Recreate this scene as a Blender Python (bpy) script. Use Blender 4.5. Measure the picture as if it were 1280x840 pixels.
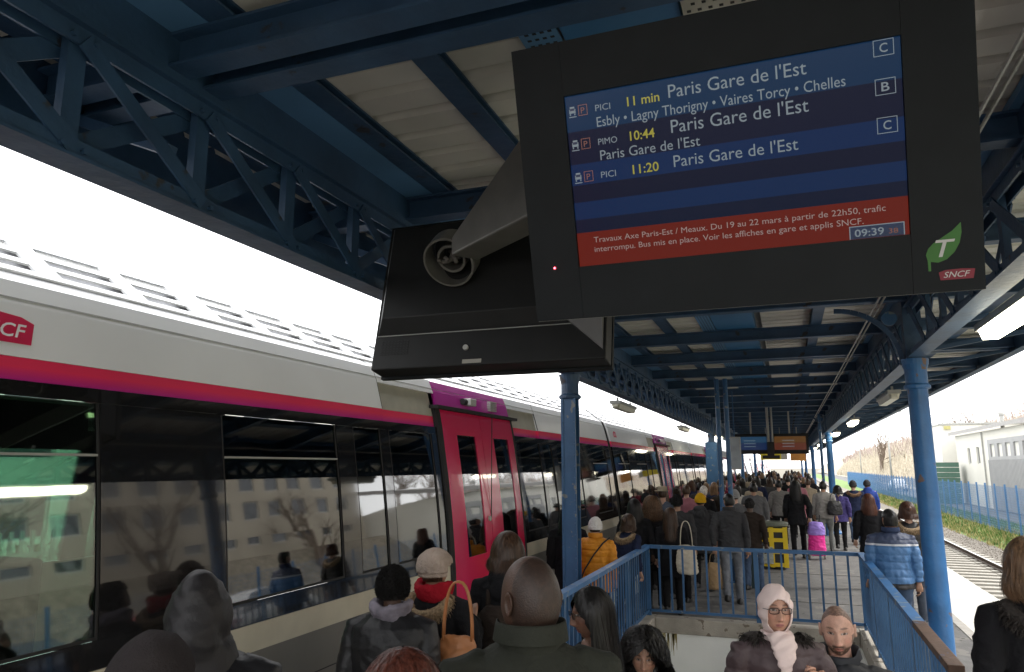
import bpy, bmesh, math, random
import numpy as np
from mathutils import Vector, Matrix, noise
random.seed(7); rng = np.random.default_rng(7)
S = bpy.context.scene
for o in list(bpy.data.objects): bpy.data.objects.remove(o)
PI = math.pi
# ------------------------------------------------------------------ camera
PITCH = math.atan(163/905); YAW = math.atan(345/math.hypot(905, 163)); EYE = 2.12
cam = bpy.data.cameras.new('camera'); camo = bpy.data.objects.new('camera', cam)
S.collection.objects.link(camo); S.camera = camo
camo.location = (0, 0, EYE); camo.rotation_euler = (PI/2+PITCH, 0, YAW)
cam.sensor_width = 36; cam.lens = 36*905/1280; cam.clip_start = 0.05; cam.clip_end = 3000
# ------------------------------------------------------------------ world, sun, exposure
W = bpy.data.worlds.new('World'); S.world = W; W.use_nodes = True
nt = W.node_tree; nt.nodes.clear()
wo = nt.nodes.new('ShaderNodeOutputWorld'); bg = nt.nodes.new('ShaderNodeBackground')
sky = nt.nodes.new('ShaderNodeTexSky'); sky.sky_type = 'NISHITA'; sky.sun_disc = False
SUN_EL, SUN_AZ = math.radians(48), math.radians(75)     # azimuth clockwise from +Y
sky.sun_elevation = SUN_EL; sky.sun_rotation = SUN_AZ
hs = nt.nodes.new('ShaderNodeHueSaturation'); hs.inputs['Saturation'].default_value = 0.35
tc = nt.nodes.new('ShaderNodeTexCoord'); nz = nt.nodes.new('ShaderNodeTexNoise')
nz.inputs['Scale'].default_value = 2.5; nz.inputs['Detail'].default_value = 5
mr = nt.nodes.new('ShaderNodeMapRange'); mr.inputs['To Min'].default_value = 8.5; mr.inputs['To Max'].default_value = 12.5
mx = nt.nodes.new('ShaderNodeMixRGB'); mx.inputs['Fac'].default_value = 0.8
nt.links.new(tc.outputs['Generated'], nz.inputs['Vector']); nt.links.new(nz.outputs['Fac'], mr.inputs['Value'])
nt.links.new(sky.outputs[0], hs.inputs['Color']); nt.links.new(hs.outputs[0], mx.inputs[1]); nt.links.new(mr.outputs[0], mx.inputs[2])
nt.links.new(mx.outputs[0], bg.inputs[0]); bg.inputs[1].default_value = 0.15
nt.links.new(bg.outputs[0], wo.inputs[0])
sl = bpy.data.lights.new('sun', 'SUN'); sl.energy = 1.4; sl.angle = math.radians(14); sl.color = (1, .97, .93)
so = bpy.data.objects.new('sun', sl); S.collection.objects.link(so)
so.rotation_euler = (PI/2-SUN_EL, 0, PI-SUN_AZ)
S.view_settings.view_transform = 'Standard'; S.view_settings.look = 'None'
S.view_settings.exposure = 1.42; S.view_settings.gamma = 1; S.view_settings.use_curve_mapping = False
S.render.engine = 'CYCLES'; S.cycles.max_bounces = 7; S.cycles.transparent_max_bounces = 16
S.cycles.diffuse_bounces = 4; S.cycles.glossy_bounces = 4

# ------------------------------------------------------------------ materials
MATS = {}
def mat(name, col, rough=.6, metal=0, var=.12, scale=6, bump=0, bscale=40, emit=None, stren=0, spec=.5, sheen=0, rust=None, coat=0):
    if name in MATS: return MATS[name]
    m = bpy.data.materials.new(name); m.use_nodes = True; n = m.node_tree; N = n.nodes; L = n.links
    b = N['Principled BSDF']; b.inputs['Roughness'].default_value = rough; b.inputs['Metallic'].default_value = metal
    b.inputs['Specular IOR Level'].default_value = spec
    if coat: b.inputs['Coat Weight'].default_value = coat
    if sheen: b.inputs['Sheen Weight'].default_value = sheen
    tc = N.new('ShaderNodeTexCoord')
    if var:
        nz = N.new('ShaderNodeTexNoise'); nz.inputs['Scale'].default_value = scale; nz.inputs['Detail'].default_value = 6
        L.new(tc.outputs['Object'], nz.inputs['Vector'])
        r = N.new('ShaderNodeValToRGB'); r.color_ramp.elements[0].position = .3; r.color_ramp.elements[1].position = .7
        r.color_ramp.elements[0].color = tuple(c*(1-var) for c in col)+(1,)
        r.color_ramp.elements[1].color = tuple(min(1, c*(1+var)) for c in col)+(1,)
        L.new(nz.outputs['Fac'], r.inputs['Fac']); out = r.outputs[0]
        if rust:   # chips: (colour, threshold, scale)
            n2 = N.new('ShaderNodeTexNoise'); n2.inputs['Scale'].default_value = rust[2]; n2.inputs['Detail'].default_value = 8
            L.new(tc.outputs['Object'], n2.inputs['Vector'])
            r2 = N.new('ShaderNodeValToRGB'); r2.color_ramp.elements[0].position = rust[1]; r2.color_ramp.elements[1].position = rust[1]+.03
            mxx = N.new('ShaderNodeMixRGB'); L.new(n2.outputs['Fac'], r2.inputs['Fac']); L.new(r2.outputs[0], mxx.inputs[0])
            L.new(out, mxx.inputs[1]); mxx.inputs[2].default_value = rust[0]+(1,); out = mxx.outputs[0]
        L.new(out, b.inputs['Base Color'])
    else: b.inputs['Base Color'].default_value = col+(1,)
    if bump:
        nb = N.new('ShaderNodeTexNoise'); nb.inputs['Scale'].default_value = bscale; nb.inputs['Detail'].default_value = 5
        L.new(tc.outputs['Object'], nb.inputs['Vector'])
        bp = N.new('ShaderNodeBump'); bp.inputs['Strength'].default_value = bump; bp.inputs['Distance'].default_value = .02
        L.new(nb.outputs['Fac'], bp.inputs['Height']); L.new(bp.outputs[0], b.inputs['Normal'])
    if emit: b.inputs['Emission Color'].default_value = emit+(1,); b.inputs['Emission Strength'].default_value = stren
    MATS[name] = m; return m
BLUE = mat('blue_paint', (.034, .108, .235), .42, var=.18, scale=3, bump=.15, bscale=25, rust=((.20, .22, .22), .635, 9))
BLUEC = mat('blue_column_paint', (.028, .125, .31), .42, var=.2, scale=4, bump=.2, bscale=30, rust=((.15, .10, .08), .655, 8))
BLUED = mat('blue_paint_shaded', (.028, .068, .135), .5, var=.25, scale=3, bump=.2, bscale=20, rust=((.03, .03, .035), .66, 5))  # the blue steel darkened: shade under the roof is put into the colour
SHEET = mat('cream_sheet', (.58, .56, .51), .5, var=.10, scale=2, rust=((.40, .37, .30), .66, 3))
CONC = mat('concrete', (.36, .34, .31), .9, var=.2, scale=5, bump=.4, bscale=60, rust=((.22, .20, .17), .62, 7))
PLAST = mat('black_plastic', (.010, .0105, .0105), .5, var=.12, scale=8, bump=.05, bscale=300, spec=.3)
PLAST2 = mat('charcoal_plastic', (.0115, .0138, .0155), .6, var=.12, scale=8, spec=.18)
GREYM = mat('grey_metal', (.33, .33, .31), .45, var=.12, scale=5)
DARK = mat('dark_rubber', (.015, .015, .016), .7, var=.2)

# ------------------------------------------------------------------ mesh builder
col = S.collection
class MB:
    def __init__(s): s.v = []; s.f = []
    def add(s, v, f):
        n = len(s.v); s.v += [tuple(map(float, p)) for p in v]; s.f += [tuple(n+i for i in q) for q in f]; return s
    def box(s, x0, x1, y0, y1, z0, z1, M=None):
        v = [(x, y, z) for x in (x0, x1) for y in (y0, y1) for z in (z0, z1)]
        if M is not None: v = [M @ Vector(p) for p in v]
        return s.add(v, [(0, 1, 3, 2), (4, 6, 7, 5), (0, 4, 5, 1), (2, 3, 7, 6), (0, 2, 6, 4), (1, 5, 7, 3)])
    def bar(s, p, q, w, h, up=(0, 0, 1)):
        p = Vector(p); q = Vector(q); d = (q-p).normalized(); u = Vector(up)
        a = d.cross(u)
        if a.length < 1e-4: a = d.cross(Vector((1, 0, 0)))
        a.normalize(); b = a.cross(d); a = a*w/2; b = b*h/2
        v = [p-a-b, p+a-b, p+a+b, p-a+b, q-a-b, q+a-b, q+a+b, q-a+b]
        return s.add(v, [(0, 1, 2, 3), (7, 6, 5, 4), (0, 4, 5, 1), (1, 5, 6, 2), (2, 6, 7, 3), (3, 7, 4, 0)])
    def tube(s, pts, r, n=8, cap=True, flat=1.0):
        pts = [Vector(p) for p in pts]; k = len(pts)
        if not hasattr(r, '__len__'): r = [r]*k
        rings = []; pa = None
        for i, p in enumerate(pts):
            d = (pts[min(i+1, k-1)]-pts[max(i-1, 0)]).normalized()
            if pa is None:
                u = Vector((0, 0, 1)) if abs(d.z) < .9 else Vector((1, 0, 0)); a = d.cross(u).normalized()
            else: a = (pa-d*pa.dot(d)).normalized()
            pa = a; b = d.cross(a)
            ri = r[i]; rx, ry = (ri if hasattr(ri, '__len__') else (ri, ri*flat))
            rings.append([p+a*rx*math.cos(2*PI*j/n)+b*ry*math.sin(2*PI*j/n) for j in range(n)])
        v = [q for rg in rings for q in rg]
        f = [(i*n+j, i*n+(j+1) % n, (i+1)*n+(j+1) % n, (i+1)*n+j) for i in range(k-1) for j in range(n)]
        if cap: f += [tuple(range(n))[::-1], tuple(range((k-1)*n, k*n))]
        return s.add(v, f)
    def loft(s, rings, n=16):      # rings: (x,y,z,rx,ry) horizontal ellipses
        v = [(x+rx*math.cos(2*PI*j/n), y+ry*math.sin(2*PI*j/n), z) for (x, y, z, rx, ry) in rings for j in range(n)]
        k = len(rings)
        f = [(i*n+j, i*n+(j+1) % n, (i+1)*n+(j+1) % n, (i+1)*n+j) for i in range(k-1) for j in range(n)]
        f += [tuple(range(n))[::-1], tuple(range((k-1)*n, k*n))]
        return s.add(v, f)
    def ball(s, c, r, nu=14, nv=9, M=None):
        if not hasattr(r, '__len__'): r = (r, r, r)
        v = [(0, 0, -1)]+[(math.cos(2*PI*j/nu)*math.cos(t), math.sin(2*PI*j/nu)*math.cos(t), math.sin(t))
             for t in [-PI/2+PI*i/nv for i in range(1, nv)] for j in range(nu)]+[(0, 0, 1)]
        f = [(0, 1+(j+1) % nu, 1+j) for j in range(nu)]
        for i in range(nv-2):
            for j in range(nu): a = 1+i*nu; f.append((a+j, a+(j+1) % nu, a+nu+(j+1) % nu, a+nu+j))
        l = len(v)-1; a = 1+(nv-2)*nu; f += [(l, a+j, a+(j+1) % nu) for j in range(nu)]
        v = [Vector((p[0]*r[0], p[1]*r[1], p[2]*r[2])) for p in v]
        if M is not None: v = [M @ p for p in v]
        return s.add([p+Vector(c) for p in v], f)
    def prof(s, pts, y0, y1, closed=True):      # profile (x,z) extruded along Y
        n = len(pts); v = [(x, y0, z) for x, z in pts]+[(x, y1, z) for x, z in pts]
        f = [(i, (i+1) % n, n+(i+1) % n, n+i) for i in range(n if closed else n-1)]
        if closed: f += [tuple(range(n))[::-1], tuple(range(n, 2*n))]
        return s.add(v, f)
    def mesh(s, name, m, smooth=False):
        me = bpy.data.meshes.new(name); me.from_pydata(s.v, [], s.f); me.update()
        bm = bmesh.new(); bm.from_mesh(me); bmesh.ops.recalc_face_normals(bm, faces=bm.faces); bm.to_mesh(me); bm.free()
        if m: me.materials.append(m)
        if smooth: me.polygons.foreach_set('use_smooth', [True]*len(me.polygons))
        return me
    def obj(s, name, m, parent=None, smooth=False, loc=None):
        return link(name, s.mesh(name, m, smooth), parent, loc)
def link(name, data, parent=None, loc=None, rot=None):
    o = bpy.data.objects.new(name, data); col.objects.link(o)
    if parent is not None: o.parent = parent
    if loc is not None: o.location = loc
    if rot is not None: o.rotation_euler = rot
    return o
def tag(o, label=None, cat=None, group=None, kind=None):
    if label: o['label'] = label
    if cat: o['category'] = cat
    if group: o['group'] = group
    if kind: o['kind'] = kind
    return o
def thing(name, label, cat, loc=(0, 0, 0), rz=0, group=None):
    o = link(name, None, None, loc, (0, 0, rz)); o.empty_display_size = .2
    return tag(o, label, cat, group)
def copy_tree(o, parent=None):
    c = o.copy(); col.objects.link(c); c.parent = parent
    for ch in list(o.children): copy_tree(ch, c)
    return c
def bevel(o, w=.004, seg=2):
    m = o.modifiers.new('bevel', 'BEVEL'); m.width = w; m.segments = seg; m.limit_method = 'ANGLE'; return o

# vectorised gradient-ish noise
_perm = rng.permutation(256); _perm = np.concatenate([_perm]*3); _val = rng.uniform(-1, 1, 256)
def vnoise(P):
    P = np.asarray(P, float); i = np.floor(P).astype(int); f = P-i; f = f*f*(3-2*f); i &= 255
    def h(a, b, c): return _val[_perm[_perm[_perm[(i[:, 0]+a) & 255]+((i[:, 1]+b) & 255)]+((i[:, 2]+c) & 255)]]
    x, y, z = f[:, 0], f[:, 1], f[:, 2]
    l = lambda a, b, t: a+(b-a)*t
    return l(l(l(h(0, 0, 0), h(1, 0, 0), x), l(h(0, 1, 0), h(1, 1, 0), x), y), l(l(h(0, 0, 1), h(1, 0, 1), x), l(h(0, 1, 1), h(1, 1, 1), x), y), z)
# ================================================================== GROUND, PLATFORM, TRACK
def struct(o): return tag(o, kind='structure')
GZ = -1.05
EX0, EX1 = -2.98, 3.05           # platform edges
SX0, SX1, SY0, SY1 = -1.86, .74, 3.75, 10.45     # stair opening
def sheet(name, x0, x1, y0, y1, z, m, n=1, amp=0, sc=.3):
    if n == 1: return struct(link(name, _sheetmesh(name, [(x0, y0, z), (x1, y0, z), (x1, y1, z), (x0, y1, z)], [(0, 1, 2, 3)], m)))
    xs = np.linspace(x0, x1, n); ys = np.linspace(y0, y1, n); X, Y = np.meshgrid(xs, ys)
    Z = z+amp*vnoise(np.c_[X.ravel()*sc, Y.ravel()*sc, np.zeros(X.size)])
    f = [(i*n+j, i*n+j+1, (i+1)*n+j+1, (i+1)*n+j) for i in range(n-1) for j in range(n-1)]
    return struct(link(name, _sheetmesh(name, np.c_[X.ravel(), Y.ravel(), Z].tolist(), f, m)))
def _sheetmesh(name, v, f, m):
    me = bpy.data.meshes.new(name); me.from_pydata(v, [], f); me.materials.append(m); me.update(); return me
EARTH = mat('earth', (.13, .115, .085), .95, var=.3, scale=2, bump=.5, bscale=20)
ASPH = mat('asphalt', (.115, .111, .106), .85, var=.22, scale=4, bump=.35, bscale=120, rust=((.165, .155, .14), .58, 2.6))
SLABM = mat('pale_slab', (.56, .54, .49), .8, var=.12, scale=5, bump=.2, bscale=80, rust=((.38, .35, .31), .64, 3))
gr = sheet('ground', -900, 900, -300, 1500, GZ-.25, EARTH)
# platform body (with the stair opening left free)
mb = MB()
for a in ((EX0+.45, SX0-.14, -14, 150), (SX1+.14, 2.0, -14, 150), (SX0-.14, SX1+.14, -14, SY0), (SX0-.14, SX1+.14, SY1+.14, 150)):
    x0, x1, y0, y1 = a; mb.box(x0, x1, y0, y1, -.35, 0)
struct(mb.obj('platform', ASPH))
mb = MB(); mb.box(EX0+.12, EX0+.42, -14, 150, GZ-.2, -.09).box(2.62, 2.93, -14, 150, GZ-.2, -.09)
struct(mb.obj('platform_wall', CONC))
ed = struct(link('platform_edging', None))
def slabs(name, x0, x1, h=.09, near=60, pitch=1.0):
    m = MB().box(0, x1-x0, .006, pitch-.006, -.09, .0).mesh(name, SLABM)
    y = -6.
    while y < near: link(name, m, ed, (x0, y, .006+random.uniform(-.002, .002))); y += pitch
    mm = MB().box(x0, x1, near, 150, -.09, .006).obj(name, SLABM, ed)
slabs('slab', 2.12, EX1); slabs('slab', EX0, EX0+.44)
mm = MB().box(2.0, 2.118, -14, 150, -.09, .008).obj('kerb', mat('kerb_stone', (.33, .31, .28), .85, var=.15, bump=.2), ed)
GUM = mat('gum_spot', (.035, .032, .03), .8); m_ = MB()
for i in range(420):
    y = 10.8+random.random()**1.5*20; x = random.uniform(-2.5, 2.0); r_ = random.uniform(.008, .028)
    m_.add([(x+r_*math.cos(a)*random.uniform(.8, 1.1), y+r_*math.sin(a)*random.uniform(.8, 1.1), .003) for a in np.linspace(0, 2*PI, 8, endpoint=False)], [tuple(range(8))])
tag(m_.obj('gum_spot', GUM), 'dark trodden gum spots on the asphalt platform', 'gum', kind='stuff')
JO = mat('tar_joint', (.045, .042, .04), .8)
for k, y in enumerate((12.9, 16.2, 20.5, 24.8, 29)): struct(MB().box(SX0-.6 if 0 else -2.5, 1.99, y, y+.035, -.01, .004).obj('tar_joint', JO))
# right-hand track
RZ = -.45
BAL = mat('ballast', (.17, .15, .125), .95, var=.35, scale=30, bump=1, bscale=50)
struct(link('ballast_bed', _sheetmesh('ballast_bed', [(2.9, -20, RZ-.2), (6.2, -20, RZ-.2), (7.3, -20, -.78), (2.9, 300, RZ-.2), (6.2, 300, RZ-.2), (7.3, 300, -.78)], [(0, 1, 4, 3), (1, 2, 5, 4)], BAL)))
mb = MB()
for i in range(9000):
    y = 4+46*random.random()**1.5; x = random.uniform(3.1, 7.2); z = RZ-.2 if x < 6.2 else RZ-.2-(x-6.2)*.12
    r = random.uniform(.02, .042); a = random.random()*3
    c = [Vector((x+r*math.cos(a+k*2.1)*random.uniform(.7, 1.2), y+r*math.sin(a+k*2.1)*random.uniform(.7, 1.2), z-.01)) for k in range(3)]
    mb.add(c+[Vector((x, y, z+r*.9))], [(0, 1, 3), (1, 2, 3), (2, 0, 3)])
tag(mb.obj('ballast_stone', BAL), 'brown ballast stones filling the empty right-hand track', 'ballast', kind='stuff')
trk = thing('railway_track', 'empty railway track with two rusty rails beyond the right platform edge', 'railway track', (4.32, 0, RZ))
SLEEP = mat('sleeper_concrete', (.33, .31, .27), .9, var=.2, scale=5, bump=.3)
sm = MB().box(-1.25, 1.25, -.13, .13, -.24, -.14).box(-.98, -.52, -.12, .12, -.14, -.125).box(.52, .98, -.12, .12, -.14, -.125).mesh('sleeper', SLEEP)
for i in range(150): link('sleeper', sm, trk, (0, 2+i*.6, 0))
RUST = mat('rusty_rail', (.075, .05, .036), .7, var=.25, scale=9); RAILT = mat('polished_rail', (.5, .48, .45), .3, metal=.9, var=.1)
for sx in (-1, 1):
    x = sx*.7525
    r = MB().prof([(x-.07, -.125), (x+.07, -.125), (x+.07, -.11), (x+.012, -.09), (x+.012, -.04), (x+.034, -.03), (x+.034, -.006), (x-.034, -.006), (x-.034, -.03), (x-.012, -.04), (x-.012, -.09), (x-.07, -.11)], -20, 300).obj('rail', RUST, trk)
    MB().box(x-.03, x+.03, -20, 300, -.006, 0).obj('rail_head', RAILT, r)
# grass verge beyond the track
GRASS = mat('grass', (.11, .18, .04), .9, var=.35, scale=1.5)
xs = [6.6, 7.2, 8.0, 9.2, 10.5]; zs = [-.74, -.70, -.58, -.52, -.75]
v = []; f = []
for j in range(61):
    for x, z in zip(xs, zs): v.append((x, -20+j*5, z+.04*math.sin(j*1.7+x*3)))
for j in range(60):
    for i in range(4): f.append((j*5+i, j*5+i+1, (j+1)*5+i+1, (j+1)*5+i))
struct(link('verge', _sheetmesh('verge', v, f, GRASS)))
def vz(x): return float(np.interp(x, xs, zs))
def blades(name, n, xr, yr, hr, m, w=.012, zf=vz, lean=.5, pw=1.6):
    v = np.zeros((n, 3, 3)); x = rng.uniform(*xr, n); y = yr[0]+(yr[1]-yr[0])*rng.random(n)**pw; h = rng.uniform(*hr, n)*(.6+.6*rng.random(n))
    z = np.array([zf(a) for a in x]); t = rng.uniform(0, 6.28, n); ww = w*(1+y/25)
    v[:, 0] = np.c_[x-ww*np.cos(t), y-ww*np.sin(t), z-.03]; v[:, 1] = np.c_[x+ww*np.cos(t), y+ww*np.sin(t), z-.03]
    v[:, 2] = np.c_[x+h*lean*rng.normal(0, .6, n), y+h*lean*rng.normal(0, .6, n), z+h]
    return link(name, _sheetmesh(name, v.reshape(-1, 3).tolist(), np.arange(3*n).reshape(-1, 3).tolist(), m))
tag(blades('grass', 26000, (6.9, 10.2), (8, 90), (.06, .22), GRASS), 'green grass along the verge beyond the track', 'grass', kind='stuff')
tag(blades('dry_grass', 9000, (6.6, 8.6), (8, 90), (.06, .25), mat('dry_grass', (.36, .31, .13), .9, var=.3)), 'dry yellowish grass at the edge of the ballast', 'dry grass', kind='stuff')
# sub-surface fence along the verge
FB = mat('fence_blue_paint', (.07, .18, .36), .5, var=.12, scale=3)
fen = thing('mesh_fence', 'blue metal fence of tall posts and wire mesh beyond the track', 'fence', (8.2, 0, -.55))
pm = MB().box(-.03, .03, -.035, .035, 0, 1.95).mesh('post', FB)
for i in range(70): link('post', pm, fen, (0, 8+i*1.6-.0, 0), (0, 0, 0))
MSH = MB()
for k in range(18): MSH.box(-.003, .003, 8, 118, .08+k*.1, .086+k*.1)
tag(MSH.obj('wire', FB, fen), kind='stuff')
MSH = MB()
for k in range(1500): MSH.box(-.003, .003, 8+k*.075, 8+k*.075+.006, .05, 1.85)
tag(MSH.obj('upright_wire', FB, fen), kind='stuff')

# ================================================================== STAIRWELL
WHITEW = mat('painted_wall', (.80, .81, .78), .6, var=.06, scale=2, bump=.1, rust=((.42, .40, .33), .71, 4))
well = thing('stairwell', 'concrete stairwell with white walls going down below the platform', 'stairwell', (0, 0, 0))
for a in ((SX0-.14, SX0, SY0-.3, SY1+.14), (SX1, SX1+.14, SY0-.3, SY1+.14)): MB().box(a[0], a[1], a[2], a[3], -4.2, -.10).obj('wall', WHITEW, well)
MB().box(SX0+.001, SX1-.001, SY1, SY1+.14, -4.2, -.10).obj('wall', WHITEW, well)
KERB = mat('weathered_concrete', (.36, .33, .28), .9, var=.22, scale=4, bump=.4, bscale=50, rust=((.17, .14, .11), .62, 8))
for a in ((SX0-.16, SX0+.03, SY0+.6, SY1+.17), (SX1-.03, SX1+.16, SY0+.6, SY1+.17)): bevel(MB().box(a[0], a[1], a[2], a[3], -.10, .10).obj('kerb', KERB, well), .01)
bevel(MB().box(SX0+.032, SX1-.032, SY1-.03, SY1+.17, -.10, .099).obj('kerb', KERB, well), .01)
mb0 = MB().box(SX0+.004, SX1-.004, 0, .33, -.22, 0).mesh('step', CONC)
nose = MB().box(SX0+.02, SX1-.02, -.004, .05, 0, .004).mesh('nosing', mat('yellow_nosing', (.55, .42, .05), .6))
for i in range(22):
    s_ = link('step', mb0, well, (0, SY0+i*.3, -.17*(i+1))); link('nosing', nose, s_)
MB().box(SX0, SX1, SY0+6.6, SY1, -3.95, -3.9).obj('floor', CONC, well)
# rust streaks under the far kerb: flat stains
STN = mat('rust_stain', (.33, .27, .10), .8, var=.2)
mb = MB()
for i in range(16):
    x = -1.62+random.gauss(0, .06); l = random.uniform(.08, .36); w = random.uniform(.003, .012)
    mb.add([(x-w, SY1-.003, -.10), (x+w, SY1-.003, -.10), (x+w*.3, SY1-.003, -.10-l), (x-w*.3, SY1-.003, -.10-l)], [(0, 1, 2, 3)])
mb.obj('stain', STN, well)

# ------------------------------------------------------------------ railing
RT = 1.04
def railing():
    t = thing('stair_railing', 'blue painted metal railing round the stairwell with chipped top rail', 'railing')
    RUSTP = mat('worn_rail_paint', (.035, .14, .34), .45, var=.15, scale=4, bump=.1, rust=((.25, .26, .25), .60, 14))
    RR = mat('rusty_rail_top', (.10, .055, .035), .6, var=.3, scale=12, bump=.3, rust=((.035, .14, .34), .66, 9))
    xl, xr, yf, yn = SX0-.06, SX1+.06, SY1+.07, 4.84
    MB().box(xl-.04, xl+.04, yn-.5, yf-.04, RT-.045, RT).obj('top_rail', RUSTP, t)
    MB().box(xr-.04, xr+.04, yn+1.25, yf-.04, RT-.045, RT).obj('top_rail', RUSTP, t)
    tag(bevel(MB().box(xr-.042, xr+.042, yn, yn+1.249, RT-.046, RT+.001).obj('top_rail', RR, t)), 'brown rusted end of the top rail')
    MB().box(xl-.04, xr+.04, yf-.039, yf+.04, RT-.045, RT).obj('top_rail', BLUE, t)
    for (x, y0, y1) in ((xl, yn-.5, yf), (xr, yn, yf)):
        MB().box(x-.012, x+.012, y0, y1-.02, .15, .185).obj('bottom_rail', BLUE, t)
    MB().box(xl, xr, yf-.012, yf+.012, .15, .185).obj('bottom_rail', BLUE, t)
    bm_ = MB().box(-.007, .007, -.014, .014, .186, RT-.046).mesh('baluster', BLUE); bx = MB().box(-.013, .013, -.008, .008, .186, RT-.046).mesh('baluster', BLUE)
    po = MB().box(-.012, .012, -.035, .035, .09, RT-.046).mesh('post', BLUE); pox = MB().box(-.03, .03, -.012, .012, .09, RT-.046).mesh('post', BLUE)
    for x in (xl, xr):
        y = yf; k = 0
        y0 = yn-.48 if x < 0 else yn+.03
        n = int((yf-y0)/.135)
        for k in range(1, n+1):
            y = yf-k*(yf-y0)/n
            link('post' if k % 10 == 0 or k == n else 'baluster', po if k % 10 == 0 or k == n else bm_, t, (x, y, 0))
    n = 17
    for k in range(n+1):
        x = xl+k*(xr-xl)/n
        big = k in (0, n, 9)
        link('post' if big else 'baluster', pox if big else bx, t, (x, yf, 0))
railing()

# ================================================================== CANOPY
Z0 = 3.8      # underside of the cross beams
GX = (-2.42, 1.30); GB, GT = 3.22, 3.74
def ibeam_y(x, z, w, h, y0, y1, t=.012):      # I section along Y
    return MB().box(x-w/2, x+w/2, y0, y1, z, z+t).box(x-t/2, x+t/2, y0, y1, z+t, z+h-t).box(x-w/2, x+w/2, y0, y1, z+h-t, z+h)
can = thing('platform_canopy', 'blue steel platform canopy with cream corrugated roof sheets', 'canopy')
cb = MB().box(-3.18, 3.15, -.06, .06, 0, .014).box(-3.18, 3.15, -.007, .007, .014, .146).box(-3.18, 3.15, -.06, .06, .146, .16)
stf = MB()
cbm = cb.mesh('cross_beam', BLUED)
YB = []
for i in range(-2, 42):
    y = 2.30+1.98*i; YB.append(y)
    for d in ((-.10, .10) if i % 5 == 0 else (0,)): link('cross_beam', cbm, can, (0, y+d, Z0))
# sheets between the beams: trapezoid ribs running across the platform
prof = []
P = .2475
pts = []
for k in range(8):
    y = k*P; pts += [(y, .0), (y+.165, .0), (y+.185, .045), (y+.228, .045)]
pts.append((1.98, 0))
def sheetm(x0, x1):
    n = len(pts); v = [(x0, y, z) for y, z in pts]+[(x1, y, z) for y, z in pts]
    return _sheetmesh('roof_sheet', v, [(i, i+1, n+i+1, n+i) for i in range(n-1)], SHEET)
s1, s2, s3 = sheetm(-3.19, -1.0), sheetm(.42, 3.2), sheetm(-.22, .40)
for y in YB[:-1]:
    link('roof_sheet', s1, can, (0, y, 4.02)); link('roof_sheet', s2, can, (0, y, 4.02)); link('roof_sheet', s3, can, (0, y, 4.10))
ROOFTOP = mat('roof_top', (.25, .25, .25), .7)
MB().box(-3.26, 3.25, -3, 81, 4.22, 4.26).obj('roof_deck', ROOFTOP, can)
Y0, Y1 = -2, 81
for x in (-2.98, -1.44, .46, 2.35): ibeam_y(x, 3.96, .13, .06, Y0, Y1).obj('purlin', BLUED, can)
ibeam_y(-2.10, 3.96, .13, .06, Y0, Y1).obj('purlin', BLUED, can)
PANB = mat('blue_soffit', (.085, .20, .36), .5, var=.15, scale=1.5, rust=((.035, .05, .07), .66, 1.2))  # paler blue: light bouncing onto the soffit is put into the colour
MB().box(-2.48, -2.17, Y0, Y1, 3.962, 4.01).obj('soffit_panel', PANB, can)
MB().box(1.2, 1.5, Y0, Y1, 3.962, 4.01).obj('soffit_panel', PANB, can)
g = MB().box(-.80, -.30, Y0, Y1, 3.965, 3.98).box(-.80, -.785, Y0, Y1, 3.981, 4.12).box(-.315, -.30, Y0, Y1, 3.981, 4.12).obj('gutter', mat('gutter_blue', (.035, .14, .30), .5, var=.15, scale=2), can)
# perforated plates beside the gutter
mb = MB().box(-.985, -.815, Y0, Y1, 3.966, 3.976)
pp = mb.obj('perforated_plate', PANB, can)
hole = MB()
for j in range(0, 420):
    for x in (-.95, -.915, -.88, -.845): y = 1+j*.045; hole.box(x-.009, x+.009, y-.007, y+.007, 3.9645, 3.9655)
tag(hole.obj('perforation', DARK, pp), kind='stuff')
LP = MB().box(-.285, -.02, 2.42, 4.15, 3.93, 3.99).obj('cable_tray', mat('cream_tray', (.42, .40, .35), .5), can)
hole = MB()
for j in range(0, 38):
    for k in range(6): y = 2.46+j*.045; x = -.26+k*.042+(.02 if j % 2 else 0); hole.box(x-.008, x+.008, y-.008, y+.008, 3.9285, 3.9295)
tag(hole.obj('perforation', DARK, LP), kind='stuff')
# eaves
for sgn, x in ((-1, -3.22), (1, 3.17)):
    MB().box(x-.03, x+.03, Y0, Y1, 3.72 if sgn > 0 else 3.56, 4.21).obj('fascia', BLUED, can)
    MB().box(x-.10 if sgn > 0 else x+.031, x-.031 if sgn > 0 else x+.10, Y0, Y1, 3.72 if sgn > 0 else 3.56, 3.735 if sgn > 0 else 3.575).obj('fascia_lip', BLUED, can)
# cantilever brackets under the overhang
for i, y in enumerate(YB):
    for (xa, xb) in ((GX[1]+.06, 3.1), (GX[0]-.06, -3.15)):
        if y < 45: MB().bar((xa, y, Z0-.30), (xb, y, Z0-.02), .05, .05).obj('bracket', BLUED, can)
# conduits and pipes under the roof
for x, z in ((.95, 3.76), (1.0, 3.77)): MB().tube([(x, 1.2, z), (x, 60, z)], .011, 6).obj('conduit', GREYM, can)
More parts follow.
